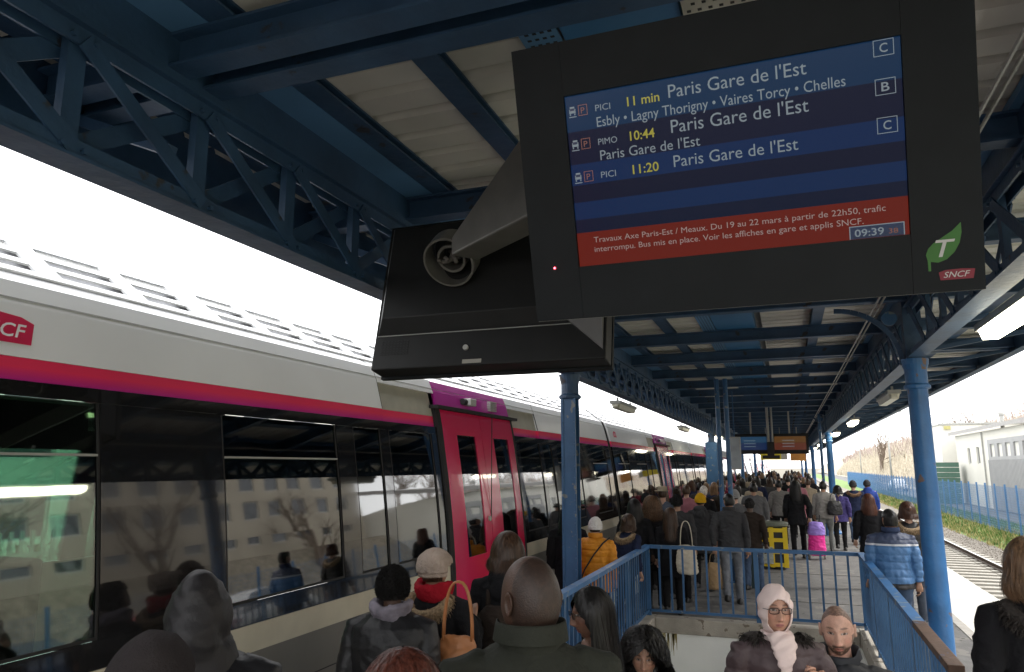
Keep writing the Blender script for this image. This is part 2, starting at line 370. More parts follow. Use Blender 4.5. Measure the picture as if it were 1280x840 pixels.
# lattice girders
def girder(x, y0, y1, parts, label):
    t = thing('lattice_girder', label, 'girder', (x, y0, 0), group='lattice girders along the canopy')
    L = y1-y0
    for (za, zb, nm) in ((GB, GB+.012, 'bottom_chord'), (GT, GT+.012, 'top_chord')):
        m = MB().box(-.08, .08, 0, L, za, zb)
        s = 1 if nm[0] == 'b' else -1; zc = zb if s > 0 else za
        for xx in (-.04, .04): m.box(xx-.006, xx+.006, 0, L, min(zc, zc+s*.07), max(zc, zc+s*.07))
        if nm[0] == 't': m.box(-.05, .05, 0, L, GT+.013, 3.96)
        m.obj(nm, BLUED, t)
    p = .635; n = int(L/p+.05)
    ver = MB().box(-.02, .02, -.038, .038, GB+.013, GT-.001)
    d1 = MB().bar((-.052, 0, GB+.05), (-.052, p, GT-.05), .010, .062, up=(1, 0, 0))
    d2 = MB().bar((.052, 0, GT-.05), (.052, p, GB+.05), .010, .062, up=(1, 0, 0))
    d1 = MB().bar((-.052, 0, GB+.05), (-.052, p, GT-.05), .078, .010, up=(1, 0, 0)); d2 = MB().bar((.052, 0, GT-.05), (.052, p, GB+.05), .070, .010, up=(1, 0, 0))
    rv = MB()
    for a in (-1, 1):
        for b in (-.045, .045):
            for zz in (GB+.045, GT-.045): rv.tube([(a*.046, b, zz), (a*.064, b, zz)], .011, 6)
    if parts:
        vm, m1, m2, rm = ver.mesh('upright', BLUED), d1.mesh('diagonal', BLUED), d2.mesh('diagonal', BLUED), rv.mesh('rivet', BLUED)
        for k in range(n):
            link('upright', vm, t, (0, k*p, 0)); link('diagonal', m1, t, (0, k*p, 0)); link('diagonal', m2, t, (0, k*p, 0))
            tag(link('rivet', rm, t, (0, k*p, 0)), kind='stuff')
    else:
        m = MB()
        for k in range(n):
            for b in (ver, d1, d2): m.add([(q[0], q[1]+k*p, q[2]) for q in b.v], b.f)
        tag(m.obj('lattice', BLUED, t), kind='stuff')
CY = [8.45, 26.0, 43.5, 61.0, 78.5]
ends = [-1.42]+CY
for gx, side in zip(GX, ('train side', 'open right side')):
    for k in range(len(CY)):
        where = ['nearest, before the first column', 'second, beyond the first column', 'third along', 'fourth along', 'farthest off'][k]
        girder(gx, ends[k]+(.13 if k else 0), ends[k+1]-.13, k < 2, f'blue lattice girder, {side} of the canopy, {where}')
# columns
def round_column(x, y, label):
    t = thing('canopy_column', label, 'column', (x, y, 0), group='blue canopy columns')
    MB().tube([(0, 0, 0), (0, 0, 2.93)], [.108, .096], 24, cap=False).obj('shaft', BLUEC, t, True)
    MB().loft([(0, 0, z, r, r) for z, r in ((2.90, .10), (2.91, .125), (2.94, .125), (2.96, .105), (3.10, .105), (3.16, .125), (3.215, .13))], 24).obj('capital', BLUEC, t)
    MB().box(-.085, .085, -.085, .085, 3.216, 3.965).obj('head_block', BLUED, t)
    MB().loft([(0, 0, 0, .2, .2), (0, 0, .05, .2, .2), (0, 0, .08, .15, .15), (0, 0, .12, .14, .14)], 24).obj('base', BLUEC, t)
    s = -1 if x > 0 else 1
    a = MB(); R = .62; pr = None
    for k in range(13):
        th = k/12*PI/2; p = (s*(.11+R-R*math.cos(th)), 0, Z0-R-.02+R*math.sin(th))
        if pr: a.bar(pr, p, .05, .03, up=(0, 1, 0))
        pr = p
    a.obj('arch_brace', BLUED, t)
    MB().tube([(s*.20, -.03, Z0-.14), (s*.20, .03, Z0-.14)], .075, 18).obj('roundel', BLUE, t)
def h_column(x, y, label, w=.088):
    t = thing('canopy_column', label, 'column', (x, y, 0), group='blue canopy columns')
    m = MB().box(-w, w, -w, -w+.014, 0, 2.94).box(-w, w, w-.014, w, 0, 2.94).box(-.012, .012, -w+.014, w-.014, 0, 2.94)
    m.box(-w, -w+.03, -w-.012, -w, 0, 2.94).box(w-.03, w, -w-.012, -w, 0, 2.94)
    m.obj('shaft', BLUE, t)
    rv = MB()
    for k in range(20): z = .3+k*.13; rv.ball((-w+.015, -w-.013, z), .009, 6, 4).ball((w-.015, -w-.013, z), .009, 6, 4)
    tag(rv.obj('rivet', BLUE, t), kind='stuff')
    MB().loft([(0, 0, z, r, r) for z, r in ((2.92, .12), (2.93, .135), (2.96, .135), (2.98, .108), (3.10, .108), (3.15, .12), (3.215, .135))], 20).obj('capital', BLUED, t)
    MB().box(-.085, .085, -.085, .085, 3.216, 3.965).obj('head_block', BLUED, t)
    MB().box(-.17, .17, -.17, .17, 0, .03).obj('base', BLUE, t)
h_column(GX[0], CY[0], 'blue riveted steel column with chipped paint beside the left stair railing')
round_column(GX[1], CY[0], 'thick round blue column outside the right stair railing')
ORD = ['second', 'third', 'fourth', 'fifth']
for k, y in enumerate(CY[1:]):
    (h_column if k == 0 else round_column)(GX[0], y, f'blue canopy column on the train side, {ORD[k]} one back', *((.19,) if k == 0 else ()))
    round_column(GX[1], y, f'round blue canopy column on the open right side, {ORD[k]} one back')
def thin_pole(x, y, label):
    t = thing('thin_pole', label, 'pole', (x, y, 0), group='thin blue poles under the canopy')
    MB().tube([(0, 0, 0), (0, 0, 3.8)], .045, 12, cap=False).obj('shaft', BLUE, t, True)
    MB().tube([(0, 0, 0), (0, 0, .02)], .10, 12).obj('base_plate', BLUE, t)
thin_pole(-1.21, 14.6, 'thin blue pole rising from the crowd to the roof, nearest the train')
thin_pole(-1.05, 14.6, 'second thin blue pole close beside the first, nearer the middle of the platform')
thin_pole(1.02, 25.2, 'thin blue pole just left of the second round column')
t = thing('poster_case', 'grey poster case hung between the thin poles and the displays', 'poster case', (-1.12, 17.6, 2.05))
MB().box(-.13, .13, -.04, .04, 0, .74).obj('frame', GREYM, t); MB().box(-.11, .11, -.045, -.041, .03, .71).obj('panel', mat('poster_panel', (.30, .33, .36), .3, var=.3, scale=3), t)
MB().box(-.012, .012, -.01, .01, .74, 1.8).obj('hanger', BLUE, t)
# fluorescent lamps
LAMP = mat('lamp_glow', (.9, .88, .75), .4, var=0, emit=(1, .93, .70), stren=7)
LOFF = mat('lamp_cover', (.55, .53, .43), .35, var=.08)
def lamp(x, y, z, lit, label, L=1.5):
    t = thing('strip_light', label, 'lamp', (x, y, z), group='strip lights along the girders')
    MB().box(-.09, .09, 0, L, .075, .13).obj('housing', GREYM, t)
    v = []; 
    for yy, k in ((.02, .6), (.07, 1), (L-.07, 1), (L-.02, .6)): v += [(-.08*k, yy, .074), (-.055*k, yy, .074-.075*k), (.055*k, yy, .074-.075*k), (.08*k, yy, .074)]
    f = [(i*4+j, i*4+j+1, (i+1)*4+j+1, (i+1)*4+j) for i in range(3) for j in range(3)]+[(0, 1, 2, 3), (15, 14, 13, 12)]
    MB().add(v, f).obj('cover', LAMP if lit else LOFF, t)
    for yy in (.2, L-.2): MB().box(-.015, .015, yy, yy+.03, .13, .20).obj('clip', GREYM, t)
lx = GX[1]+.28
lamp(lx, 5.25, 3.12, True, 'glowing strip light nearest the camera, beside the big display')
lamp(lx-.05, 11.9, 3.1, False, 'unlit cream strip light just beyond the thick round column')
for k, y in enumerate((18.6, 25.2, 31.8, 38.4, 45, 51.6)): lamp(lx-.05, y, 3.1, True, f'small lit strip light under the right girder, {["first", "second", "third", "fourth", "fifth", "sixth"][k]} past the unlit one')
for k, y in enumerate((12.2, 20.3)): lamp(GX[0]-.28, y, 3.10, False, f'dark strip light hanging on the train side of the left girder, {["nearer", "farther"][k]} of the two')
for k, y in enumerate((24.3, 30.5)): lamp(GX[0]+.35, y, 3.0, True, f'lit strip light by the second left column, {["nearer", "farther"][k]} one', 1.2)
# ================================================================== INFORMATION DISPLAYS
def flat(name, c, e=0): return mat(name, c, .35, var=0, emit=c if e else None, stren=e)
def text_mesh(body, width=None, size=1.0, shear=0.0, bold=0.0, name='lettering', m=None, h=None):
    cu = bpy.data.curves.new(name, 'FONT'); cu.body = body; cu.size = size; cu.shear = shear; cu.offset = bold; cu.resolution_u = 3
    ob = bpy.data.objects.new(name, cu); col.objects.link(ob)
    dg = bpy.context.evaluated_depsgraph_get(); me = bpy.data.meshes.new_from_object(ob.evaluated_get(dg))
    bpy.data.objects.remove(ob); bpy.data.curves.remove(cu); me.name = name
    co = np.zeros(len(me.vertices)*3); me.vertices.foreach_get('co', co); co = co.reshape(-1, 3)
    co[:, 0] -= co[:, 0].min()
    if width: co[:, 0] *= width/co[:, 0].max()
    if h: co[:, 1] *= h/.69/size
    me.vertices.foreach_set('co', co.ravel()); me.materials.clear()
    if m: me.materials.append(m)
    me.update(); return me
def display_shell(t, w, h, d=.16):
    b = .006
    MB().box(0, w, .02, d, 0, h).obj('housing', PLAST, t)
    for (x0, x1, z0, z1) in ((0, .172, 0, h), (1.213, w, 0, h), (.173, 1.212, 0, .183), (.173, 1.212, .772, h)):
        MB().box(x0, x1, 0, .0195, z0, z1).obj('front_frame', PLAST2, t)
    MB().box(-.003, w+.003, .024, .034, -.003, h+.003).obj('seam', GREYM, t)
TI = math.radians(16.6)
dsp = thing('departure_display', 'big black departure display with a lit blue and red screen facing the camera', 'display', (-.82, 2.45, 2.638)); dsp.rotation_euler = (TI, 0, 0)
DW, DH = 1.403, .955
display_shell(dsp, DW, DH)
E_ = .09
def band(z0, z1, c, name): 
    return link(name, _sheetmesh(name, [(.173, .013, z0), (1.212, .013, z0), (1.212, .013, z1), (.173, .013, z1)], [(0, 1, 2, 3)], mat('screen_'+name+str(z0), (.006, .006, .008), .2, var=0, emit=c, stren=E_, spec=.15)), dsp)
for z0, z1, c in ((.649, .772, (.012, .085, .24)), (.537, .649, (.010, .020, .085)), (.465, .537, (.008, .062, .25)), (.406, .465, (.008, .018, .075)), (.346, .406, (.008, .062, .24)), (.300, .346, (.008, .022, .085))): band(z0, z1, c, 'screen_band')
band(.183, .300, (.44, .036, .014), 'message_band')
def glow(name, c, e): return mat(name, (.01, .01, .01), .3, var=0, emit=c, stren=e)
TXW = glow('screen_white', (.42, .52, .60), .125); TXY = glow('screen_yellow', (.62, .55, .03), .15); TXP = glow('screen_pale', (.50, .36, .34), .17)
TXO = glow('screen_orange', (.30, .10, .06), .2)
def put(body, u, v, w, h, m, bold=0.0, par=dsp, y=.0115):
    o = link('lettering', text_mesh(body, w, 1.0, 0, bold, m=m, h=h), par, (u, y, v), (PI/2, 0, 0)); return o
for k, (v, pl, tm, tw) in enumerate(((.704, 'PICI', '11 min', .108), (.590, 'PIMO', '10:44', .083), (.478, 'PICI', '11:20', .088))):
    put(pl, .278, v+.002, .052 if pl == 'PICI' else .066, .021, TXW)
    put(tm, .388, v, tw, .030, TXY, .012)
    put("Paris Gare de l'Est", .526, v+.004, .424 if k < 2 else .387, .042 if k < 2 else .038, TXW)
    # train pictogram, platform box
    m = MB()
    def q(x0, x1, z0, z1): m.box(.186+x0, .186+x1, .0105, .0118, v+z0, v+z1)
    q(0, .022, .008, .022); q(.003, .019, .022, .030); q(-.002, .024, -.006, -.003); q(.001, .005, .001, .007); q(.017, .021, .001, .007)
    m.obj('train_symbol', TXW, dsp)
    MB().box(.189, .205, .0095, .0104, v+.016, v+.024).obj('symbol_window', mat('screen_dark', (.01, .03, .1), .3, var=0), dsp)
    m = MB()
    for (x0, x1, z0, z1) in ((.218, .250, -.004, -.002), (.218, .250, .030, .032), (.218, .220, -.002, .030), (.248, .250, -.002, .030)): m.box(x0, x1, .0105, .0118, v+z0, v+z1)
    m.obj('platform_box', TXO, dsp); put('P', .227, v+.003, .013, .020, TXO)
put('Esbly • Lagny Thorigny • Vaires Torcy • Chelles', .279, .653, .779, .033, TXW)
put("Paris Gare de l'Est", .281, .540, .335, .033, TXW)
for v, c in ((.722, 'C'), (.608, 'B'), (.494, 'C')):
    m = MB()
    for (x0, x1, z0, z1) in ((1.138, 1.194, 0, .002), (1.138, 1.194, .046, .048), (1.138, 1.140, .002, .046), (1.192, 1.194, .002, .046)): m.box(x0, x1, .0105, .0118, v+z0, v+z1)
    m.obj('letter_box', TXW, dsp); put(c, 1.155, v+.011, .022, .026, TXW, .01)
put("Travaux Axe Paris-Est / Meaux. Du 19 au 22 mars à partir de 22h50, trafic", .232, .262, .918, .019, TXP)
put("interrompu. Bus mis en place. Voir les affiches en gare et applis SNCF.", .232, .229, .855, .019, TXP)
m = MB()
for (x0, x1, z0, z1) in ((1.045, 1.199, .221, .224), (1.045, 1.048, .184, .221), (1.196, 1.199, .184, .221)): m.box(x0, x1, .0105, .0118, z0, z1)
m.obj('clock_frame', TXW, dsp)
MB().box(1.048, 1.196, .0119, .0125, .184, .221).obj('clock_panel', mat('screen_dark', (.01, .03, .1), .3, var=0), dsp)
put('09:39', 1.060, .191, .082, .022, TXW, .012); put('38', 1.155, .192, .026, .015, TXO)
# leaf emblem and operator mark on the frame
GRN = mat('leaf_green', (.035, .15, .02), .5, var=.1); REDM = mat('mark_red', (.20, .012, .028), .5, var=.08); WHT = mat('print_white', (.50, .50, .48), .5, var=0)
pts2 = [(1.345, .205), (1.346, .175), (1.340, .145), (1.326, .118), (1.305, .098), (1.282, .090), (1.262, .094), (1.262, .066), (1.255, .066), (1.254, .098), (1.250, .115), (1.256, .133), (1.272, .150), (1.296, .165), (1.322, .182)]
link('leaf_emblem', _sheetmesh('leaf_emblem', [(x, -.0015, z) for x, z in pts2], [tuple(range(len(pts2)))], GRN), dsp)
o = link('lettering', text_mesh('T', .052, 1, .25, .01, m=WHT, h=.050), dsp, (1.276, -.003, .107), (PI/2, 0, 0))
pts3 = [(1.286, .036), (1.372, .036), (1.377, .064), (1.340, .067), (1.300, .066), (1.282, .060)]
link('operator_mark', _sheetmesh('operator_mark', [(x, -.0015, z) for x, z in pts3], [tuple(range(6))], REDM), dsp)
link('lettering', text_mesh('SNCF', .070, 1, .3, .004, m=WHT, h=.017), dsp, (1.294, -.003, .043), (PI/2, 0, 0))
MB().tube([(.085, -.003, .187), (.085, .001, .187)], .009, 12).obj('sensor', DARK, dsp)
MB().ball((.085, -.005, .187), .0035, 8, 6).obj('indicator_light', mat('red_led', (1, .05, .05), .3, var=0, emit=(1, .05, .08), stren=8), dsp)
# second display, seen from behind
bk = thing('departure_display', 'black display seen from behind, hung lower left of the lit one', 'display', (-2.249, 3.64, 2.672)); bk.rotation_euler = (math.radians(-11.9), 0, 0)
bevel(MB().box(0, 1.401, 0, .13, 0, .95).obj('housing', PLAST, bk), .008)
MB().box(-.004, 1.405, .132, .162, -.012, .962).obj('front_frame', PLAST2, bk)
v = [(.06, -.055, .30), (1.34, -.055, .30), (1.34, -.055, .90), (.06, -.055, .90), (.02, -.001, .215), (1.38, -.001, .215), (1.38, -.001, .935), (.02, -.001, .935)]
bevel(MB().add(v, [(0, 1, 2, 3), (0, 4, 5, 1), (1, 5, 6, 2), (2, 6, 7, 3), (3, 7, 4, 0), (7, 6, 5, 4)]).obj('rear_cover', PLAST, bk), .004)
MB().box(.02, 1.38, -.006, -.001, .205, .209).obj('seam', GREYM, bk)
m = MB()
for i in range(6):
    for j in range(9): m.box(.05+j*.021, .062+j*.021, -.003, -.001, .09+i*.016, .096+i*.016)
m.obj('vent', DARK, bk)
MB().tube([(.60, -.012, .105), (.60, 0, .105)], .016, 12).obj('lock', GREYM, bk)
MB().box(.585, .70, -.002, -.001, .012, .035).obj('maker_label', mat('label_grey', (.3, .29, .25), .5), bk)
MB().add([(1.16, -.001, .25), (1.385, -.001, .25), (1.385, -.001, .05), (1.16, -.05, .25), (1.385, -.05, .25)], [(0, 1, 2), (3, 4, 2), (0, 3, 2), (1, 2, 4), (0, 1, 4, 3)]).obj('corner_gusset', mat('gusset_grey', (.10, .10, .10), .5, var=.1), bk)
# hanging pole with two arms
POLM = mat('pole_grey', (.15, .145, .125), .5, var=.12, scale=5)
hp = thing('display_mount', 'grey hanging pole with arms carrying the two displays', 'mount', (-.82, 3.03, 0))
MB().tube([(0, 0, 3.05), (0, 0, 3.99)], .068, 24).obj('pole', POLM, hp, True)
MB().tube([(0, 0, 3.05), (0, 0, 3.30)], .085, 24).obj('collar', POLM, hp, True)
ARM = mat('arm_metal', (.15, .145, .13), .38, metal=.3, var=.12, scale=8)
H2 = Vector((-.885, .52, 3.33))        # hub on the rear display (relative to the pole)
hx, hy, hz = H2.x+.10, H2.y-.02, H2.z; q = Vector((.05, .07, 0))
av = [Vector(p)+k*q for k in (-1, 1) for p in ((hx, hy, hz-.075), (hx, hy, hz+.03), (-.03, .02, 3.86), (-.03, .02, 3.30))]
bevel(MB().add(av, [(0, 1, 2, 3), (7, 6, 5, 4), (0, 4, 5, 1), (1, 5, 6, 2), (2, 6, 7, 3), (3, 7, 4, 0)]).obj('arm', ARM, hp), .012, 3)
nrm = Vector((0, -math.cos(math.radians(11.9)), -.2)).normalized(); fx = Vector((0, -.75, -.66)).normalized()
def ring(c, n, ro, ri, d, nm):
    a = n.cross(Vector((1, 0, 0))).normalized(); b = n.cross(a); v = []; k = 40
    for (r, o) in ((ro, 0), (ri, 0), (ri, d), (ro, d)): v += [c+n*o+a*r*math.cos(2*PI*j/k)+b*r*math.sin(2*PI*j/k) for j in range(k)]
    f = [(q*k+j, q*k+(j+1) % k, ((q+1) % 4)*k+(j+1) % k, ((q+1) % 4)*k+j) for q in range(4) for j in range(k)]
    return MB().add(v, f).obj(nm, ARM, hp, True)
rg = ring(H2+Vector((-.01, .10, 0)), fx, .150, .138, .13, 'hub_ring')
m = rg.modifiers.new('e', 'EDGE_SPLIT')
ring(H2+Vector((-.01, .10, 0)), fx, .085, .07, .08, 'inner_ring').modifiers.new('e', 'EDGE_SPLIT')
cb_ = MB()
for j in range(3):
    c0 = H2+Vector((-.05+.03*j, .10, .0)); cb_.tube([c0+fx*(.0+.02*k)+Vector((.03*math.sin(k*.9+j), 0, .02*math.cos(k+j))) for k in range(7)], .012, 8)
cb_.obj('cable', mat('cable_grey', (.10, .09, .08), .6), hp, True)
MB().tube([H2+Vector((-.01, .11, 0)), H2+Vector((-.01, .10, 0))-fx*.04], .13, 24).obj('hub_plate', PLAST2, hp)

bevel(MB().bar((.06, -.03, 3.22), (.62, -.30, 3.10), .13, .10).obj('arm', ARM, hp), .02, 3)
MB().tube([(.62, -.30, 3.10), (.62, -.42, 3.08)], .12, 24).obj('hub_ring', ARM, hp)
# far pair of displays
def far_display(x, y, z, c1, c2, label, g):
    t = thing('far_display', label, 'display', (x, y, z), group=g)
    MB().box(0, 1.05, 0, .16, 0, .62).obj('housing', PLAST, t)
    for i, (c, z0, z1) in enumerate(((c1, .34, .53), (c2, .12, .335))):
        link('screen_panel', _sheetmesh('screen_panel', [(.07, -.002, z0), (.98, -.002, z0), (.98, -.002, z1), (.07, -.002, z1)], [(0, 1, 2, 3)], mat('far_screen'+str(c), (.01, .01, .01), .4, var=0, emit=c, stren=.10)), t)
    m = MB()
    for k in range(3): m.box(.3, .65, -.004, -.003, .40-k*.09, .415-k*.09)
    m.obj('lettering', TXW, t); MB().box(.5, .55, .05, .1, .62, 1.3).obj('hanger', GREYM, t)
far_display(-1.55, 24.0, 2.50, (.03, .14, .30), (.01, .05, .2), 'small far blue display hanging over the middle of the platform', 'far displays')
far_display(-.42, 24.0, 2.50, (.30, .12, .02), (.28, .05, .02), 'small far orange-red display beside the far blue one', 'far displays')
t = thing('loudspeaker_pole', 'pale hanging pole with loudspeaker and camera between the far displays', 'pole', (-.46, 23.6, 2.35))
MB().tube([(-.05, 0, .5), (-.05, 0, 1.6)], .04, 10).obj('pole', GREYM, t); MB().tube([(.07, 0, .5), (.07, 0, 1.6)], .03, 10).obj('pole', GREYM, t); MB().box(-.1, .1, -.1, .1, .1, .5).obj('speaker', DARK, t); MB().box(-.25, .25, -.05, .05, 0, .1).obj('bracket', DARK, t)
YEL = mat('sign_yellow', (.75, .62, .04), .5, var=.05)
t = thing('hanging_sign', 'yellow and white hanging sign over the far crowd', 'sign', (-.55, 34, 2.4)); MB().box(-.55, .3, -.03, .03, 0, .32).obj('panel', YEL, t); MB().box(.301, .55, -.03, .03, 0, .32).obj('panel', WHT, t); MB().box(-.3, -.28, -.01, .01, .32, 1.4).obj('hanger', GREYM, t); MB().box(.28, .3, -.01, .01, .32, 1.4).obj('hanger', GREYM, t)
t = thing('hanging_sign', 'small orange hanging sign right of the yellow one', 'sign', (.42, 33, 2.35)); MB().box(-.3, .3, -.03, .03, 0, .45).obj('panel', mat('sign_orange', (.5, .22, .05), .5), t); MB().box(-.02, .02, -.01, .01, .45, 1.4).obj('hanger', GREYM, t)

# ================================================================== TRAIN
XC = -4.64; CL = 13.24
ZP = [-.75, -.55, 0, .5, 1.01, 1.17, 1.6, 2.0, 2.51, 2.62, 2.88, 3.00, 3.05, 3.09, 3.15, 3.20]
XP = [-3.22, -3.17, -3.12, -3.10, -3.12, -3.13, -3.17, -3.22, -3.30, -3.32, -3.39, -3.44, -3.50, -3.60, -3.90, -4.64]
def sx(z): return float(np.interp(z, ZP, XP))
def patch(m, y0, y1, z0, z1, off=0, th=.03, far=False):
    zs = [z0]+[z for z in np.arange(math.ceil(z0/.12)*.12, z1, .12) if z > z0+.01 and z < z1-.01]+[z1]
    s = -1 if far else 1
    fx_ = lambda z, o: (sx(z)+o) if not far else 2*XC-(sx(z)+o)
    out = [(fx_(z, off), z) for z in zs]+[(fx_(z, off-th), z) for z in reversed(zs)]
    return m.prof(out, y0, y1)
WHITET = mat('train_white', (.84, .845, .85), .3, var=.03, scale=1.5, coat=.3)
CRIM = mat('door_crimson', (.72, .018, .10), .22, var=.05, scale=2, coat=.5)
PURP = mat('door_purple', (.48, .03, .32), .25, var=.05, coat=.4)
BGLOSS = mat('band_black', (.012, .012, .013), .07, var=.1, scale=2, coat=.6)
SKIRT = mat('skirt_grey', (.16, .155, .14), .5, var=.1, scale=2)
BEIGE = mat('sill_beige', (.58, .54, .42), .45, var=.06)
RECB = mat('recess_beige', (.42, .40, .33), .5, var=.08)
def stripe_mat():
    m = bpy.data.materials.new('stripe_red_to_purple'); m.use_nodes = True; N = m.node_tree.nodes; L = m.node_tree.links
    b = N['Principled BSDF']; b.inputs['Roughness'].default_value = .25; b.inputs['Coat Weight'].default_value = .4
    t = N.new('ShaderNodeTexCoord'); s = N.new('ShaderNodeSeparateXYZ'); r = N.new('ShaderNodeMapRange'); c = N.new('ShaderNodeValToRGB')
    r.inputs['From Min'].default_value = 2.50; r.inputs['From Max'].default_value = 2.60
    L.new(t.outputs['Object'], s.inputs[0]); L.new(s.outputs[2], r.inputs[0]); L.new(r.outputs[0], c.inputs[0]); L.new(c.outputs[0], b.inputs['Base Color'])
    c.color_ramp.elements[0].color = (.42, .02, .28, 1); c.color_ramp.elements[1].color = (.88, .045, .12, 1); c.color_ramp.elements[1].position = .75; return m
STRIPE = stripe_mat()
def glass_mat(name, tint, base=.10):
    m = bpy.data.materials.new(name); m.use_nodes = True; N = m.node_tree.nodes; L = m.node_tree.links; N.clear()
    o = N.new('ShaderNodeOutputMaterial'); g = N.new('ShaderNodeBsdfGlossy'); g.inputs['Roughness'].default_value = .03
    t = N.new('ShaderNodeBsdfTransparent'); t.inputs[0].default_value = tint+(1,)
    f = N.new('ShaderNodeFresnel'); f.inputs[0].default_value = 1.5; a = N.new('ShaderNodeMath'); a.operation = 'MULTIPLY_ADD'; a.inputs[1].default_value = 1.3; a.inputs[2].default_value = base
    a.use_clamp = True
    tc = N.new('ShaderNodeTexCoord'); nz = N.new('ShaderNodeTexNoise'); nz.inputs['Scale'].default_value = 1.3; bp = N.new('ShaderNodeBump'); bp.inputs['Strength'].default_value = .028; bp.inputs['Distance'].default_value = .05
    L.new(tc.outputs['Object'], nz.inputs['Vector']); L.new(nz.outputs['Fac'], bp.inputs['Height']); L.new(bp.outputs[0], g.inputs['Normal'])
    x = N.new('ShaderNodeMixShader'); L.new(f.outputs[0], a.inputs[0]); L.new(a.outputs[0], x.inputs[0]); L.new(t.outputs[0], x.inputs[1]); L.new(g.outputs[0], x.inputs[2]); L.new(x.outputs[0], o.inputs[0]); return m
TGL = glass_mat('tinted_glass', (.34, .50, .42))
FGL = glass_mat('far_glass', (.80, .95, .88), .04)
def make_car():
    t = thing('train_carriage', 'white suburban train carriage with black window band and crimson double door', 'train carriage', (0, 1.13, 0), group='carriages of the train at the left platform')
    D0, D1 = 5.57, 7.67; e = .16
    def P(name, m, segs, z0, z1, off=0, th=.03, far=False):
        for y0, y1 in segs: o = patch(MB(), y0, y1, z0, z1, off, th, far).obj(name, m, t)
        return o
    ends = [(e, D0-.07), (D1+.07, CL-e)]
    P('lower_panel', SKIRT, ends, -.55, 1.008); P('sill_strip', BEIGE, ends, 1.01, 1.168, .004)
    P('seam', DARK, ends, .735, .742, .002, .01)
    for yy in (2.05, 3.85, 9.45, 11.2): P('panel_joint', DARK, [(yy, yy+.006)], -.5, 1.005, .0015, .01)
    for yy in (4.458, CL-4.466): P('panel_joint', DARK, [(yy, yy+.005)], 2.625, 3.08, .0015, .01)
    P('lower_panel', SKIRT, [(D0-.068, D1+.068)], -.55, -.02)
    P('stripe', STRIPE, [(e, 4.46), (CL-4.46, CL-e)], 2.512, 2.62); P('stripe', STRIPE, [(4.462, D0-.07), (D1+.07, CL-4.462)], 2.50, 2.62, -.03)
    P('upper_panel', WHITET, [(e, 4.46), (CL-4.46, CL-e)], 2.622, 3.09); P('upper_panel', WHITET, [(4.462, D0-.0), (D1+.0, CL-4.462)], 2.86, 3.09)
    P('recess_panel', RECB, [(4.462, D0-.07), (D1+.07, CL-4.462)], 2.622, 2.86, -.03, .02)
    P('gutter_line', GREYM, [(e, CL-e)], 2.905, 2.913, .004, .01)
    P('header_panel', PURP, [(D0+.001, D1-.001)], 2.74, 2.99, .004); P('upper_panel', WHITET, [(D0+.001, D1-.001)], 2.992, 3.09)
    wins = [(.50, 1.61), (2.47, 3.71), (3.95, 4.38), (4.52, 5.36)]
    wins = wins+[(CL-b, CL-a) for a, b in reversed(wins)]
    # band above, below and between the windows
    P('band_rail', BGLOSS, ends, 2.44, 2.51, -.001); P('band_rail', BGLOSS, ends, 1.170, 1.30, -.001)
    for far in (False, True):
        y = e
        for a, b in wins+[(CL-e, CL-e)]:
            if b < D0 or y > D1 or b == a: 
                if a > y+.01: P('pillar', BGLOSS, [(y, a-.002)], 1.302, 2.438, 0, .04, far)
            else:
                P('pillar', BGLOSS, [(y, D0-.07), (D1+.07, a-.002)], 1.302, 2.438, 0, .04, far)
            if b > a:
                w = P('window', FGL if far else TGL, [(a, b-.002)], 1.302, 2.438, -.012, .006, far)
                if not far:
                    fr = MB(); patch(fr, a, a+.014, 1.302, 2.438, -.004, .006); patch(fr, b-.016, b-.002, 1.302, 2.438, -.004, .006); patch(fr, a+.015, b-.017, 1.302, 1.316, -.004, .006); fr.obj('frame', DARK, w)
                    if b-a > 1:
                        fr = MB(); patch(fr, a+.015, b-.017, 2.170, 2.182, .002, .02); fr.obj('bar', GREYM, w)
                        fr = MB(); patch(fr, a+.05, b-.05, 2.20, 2.42, -.022, .006); fr.obj('hopper', BGLOSS, w)
            y = b
    P('far_side', WHITET, [(e, CL-e)], 2.44, 3.09, 0, .03, True); P('far_side', WHITET, [(e, CL-e)], -.55, 1.30, 0, .03, True)
    # door
    P('door_jamb', DARK, [(D0-.068, D0+.02)], -.02, 2.735, .02, .06); P('door_jamb', DARK, [(D1-.02, D1+.068)], -.02, 2.735, .002, .04)
    m = MB(); m.box(sx(2.72)-.02, sx(2.72)+.075, D0-.12, D1+.12, 2.70, 2.735); m.obj('door_rail', DARK, t)
    for k in (0, 1):
        a = D0+.022+k*(D1-D0-.044)/2+(.004 if k else 0); b = a+(D1-D0-.044)/2-.006
        w0, w1 = a+(b-a)*.34, a+(b-a)*.82
        m = MB(); patch(m, a, w0, .0, 2.698, .012, .04); patch(m, w1, b, .0, 2.698, .012, .04); patch(m, w0+.0, w1-.0, .0, 1.20, .012, .04); patch(m, w0, w1, 2.45, 2.698, .012, .04)
        d = m.obj('door', CRIM, t)
        m = MB(); patch(m, w0, w1, 1.20, 2.45, .002, .006); m.obj('window', TGL, d)
        m = MB(); m.box(sx(1.6)+.014, sx(1.6)+.018, b-.004 if k == 0 else a, b if k == 0 else a+.004, 0, 2.69); m.obj('seal', DARK, d)
        if k == 0: MB().tube([(sx(1.55)+.012, b-.06, 1.55), (sx(1.55)+.03, b-.06, 1.55)], .028, 16).obj('handle', mat('button_grey', (.5, .5, .45), .3), d)
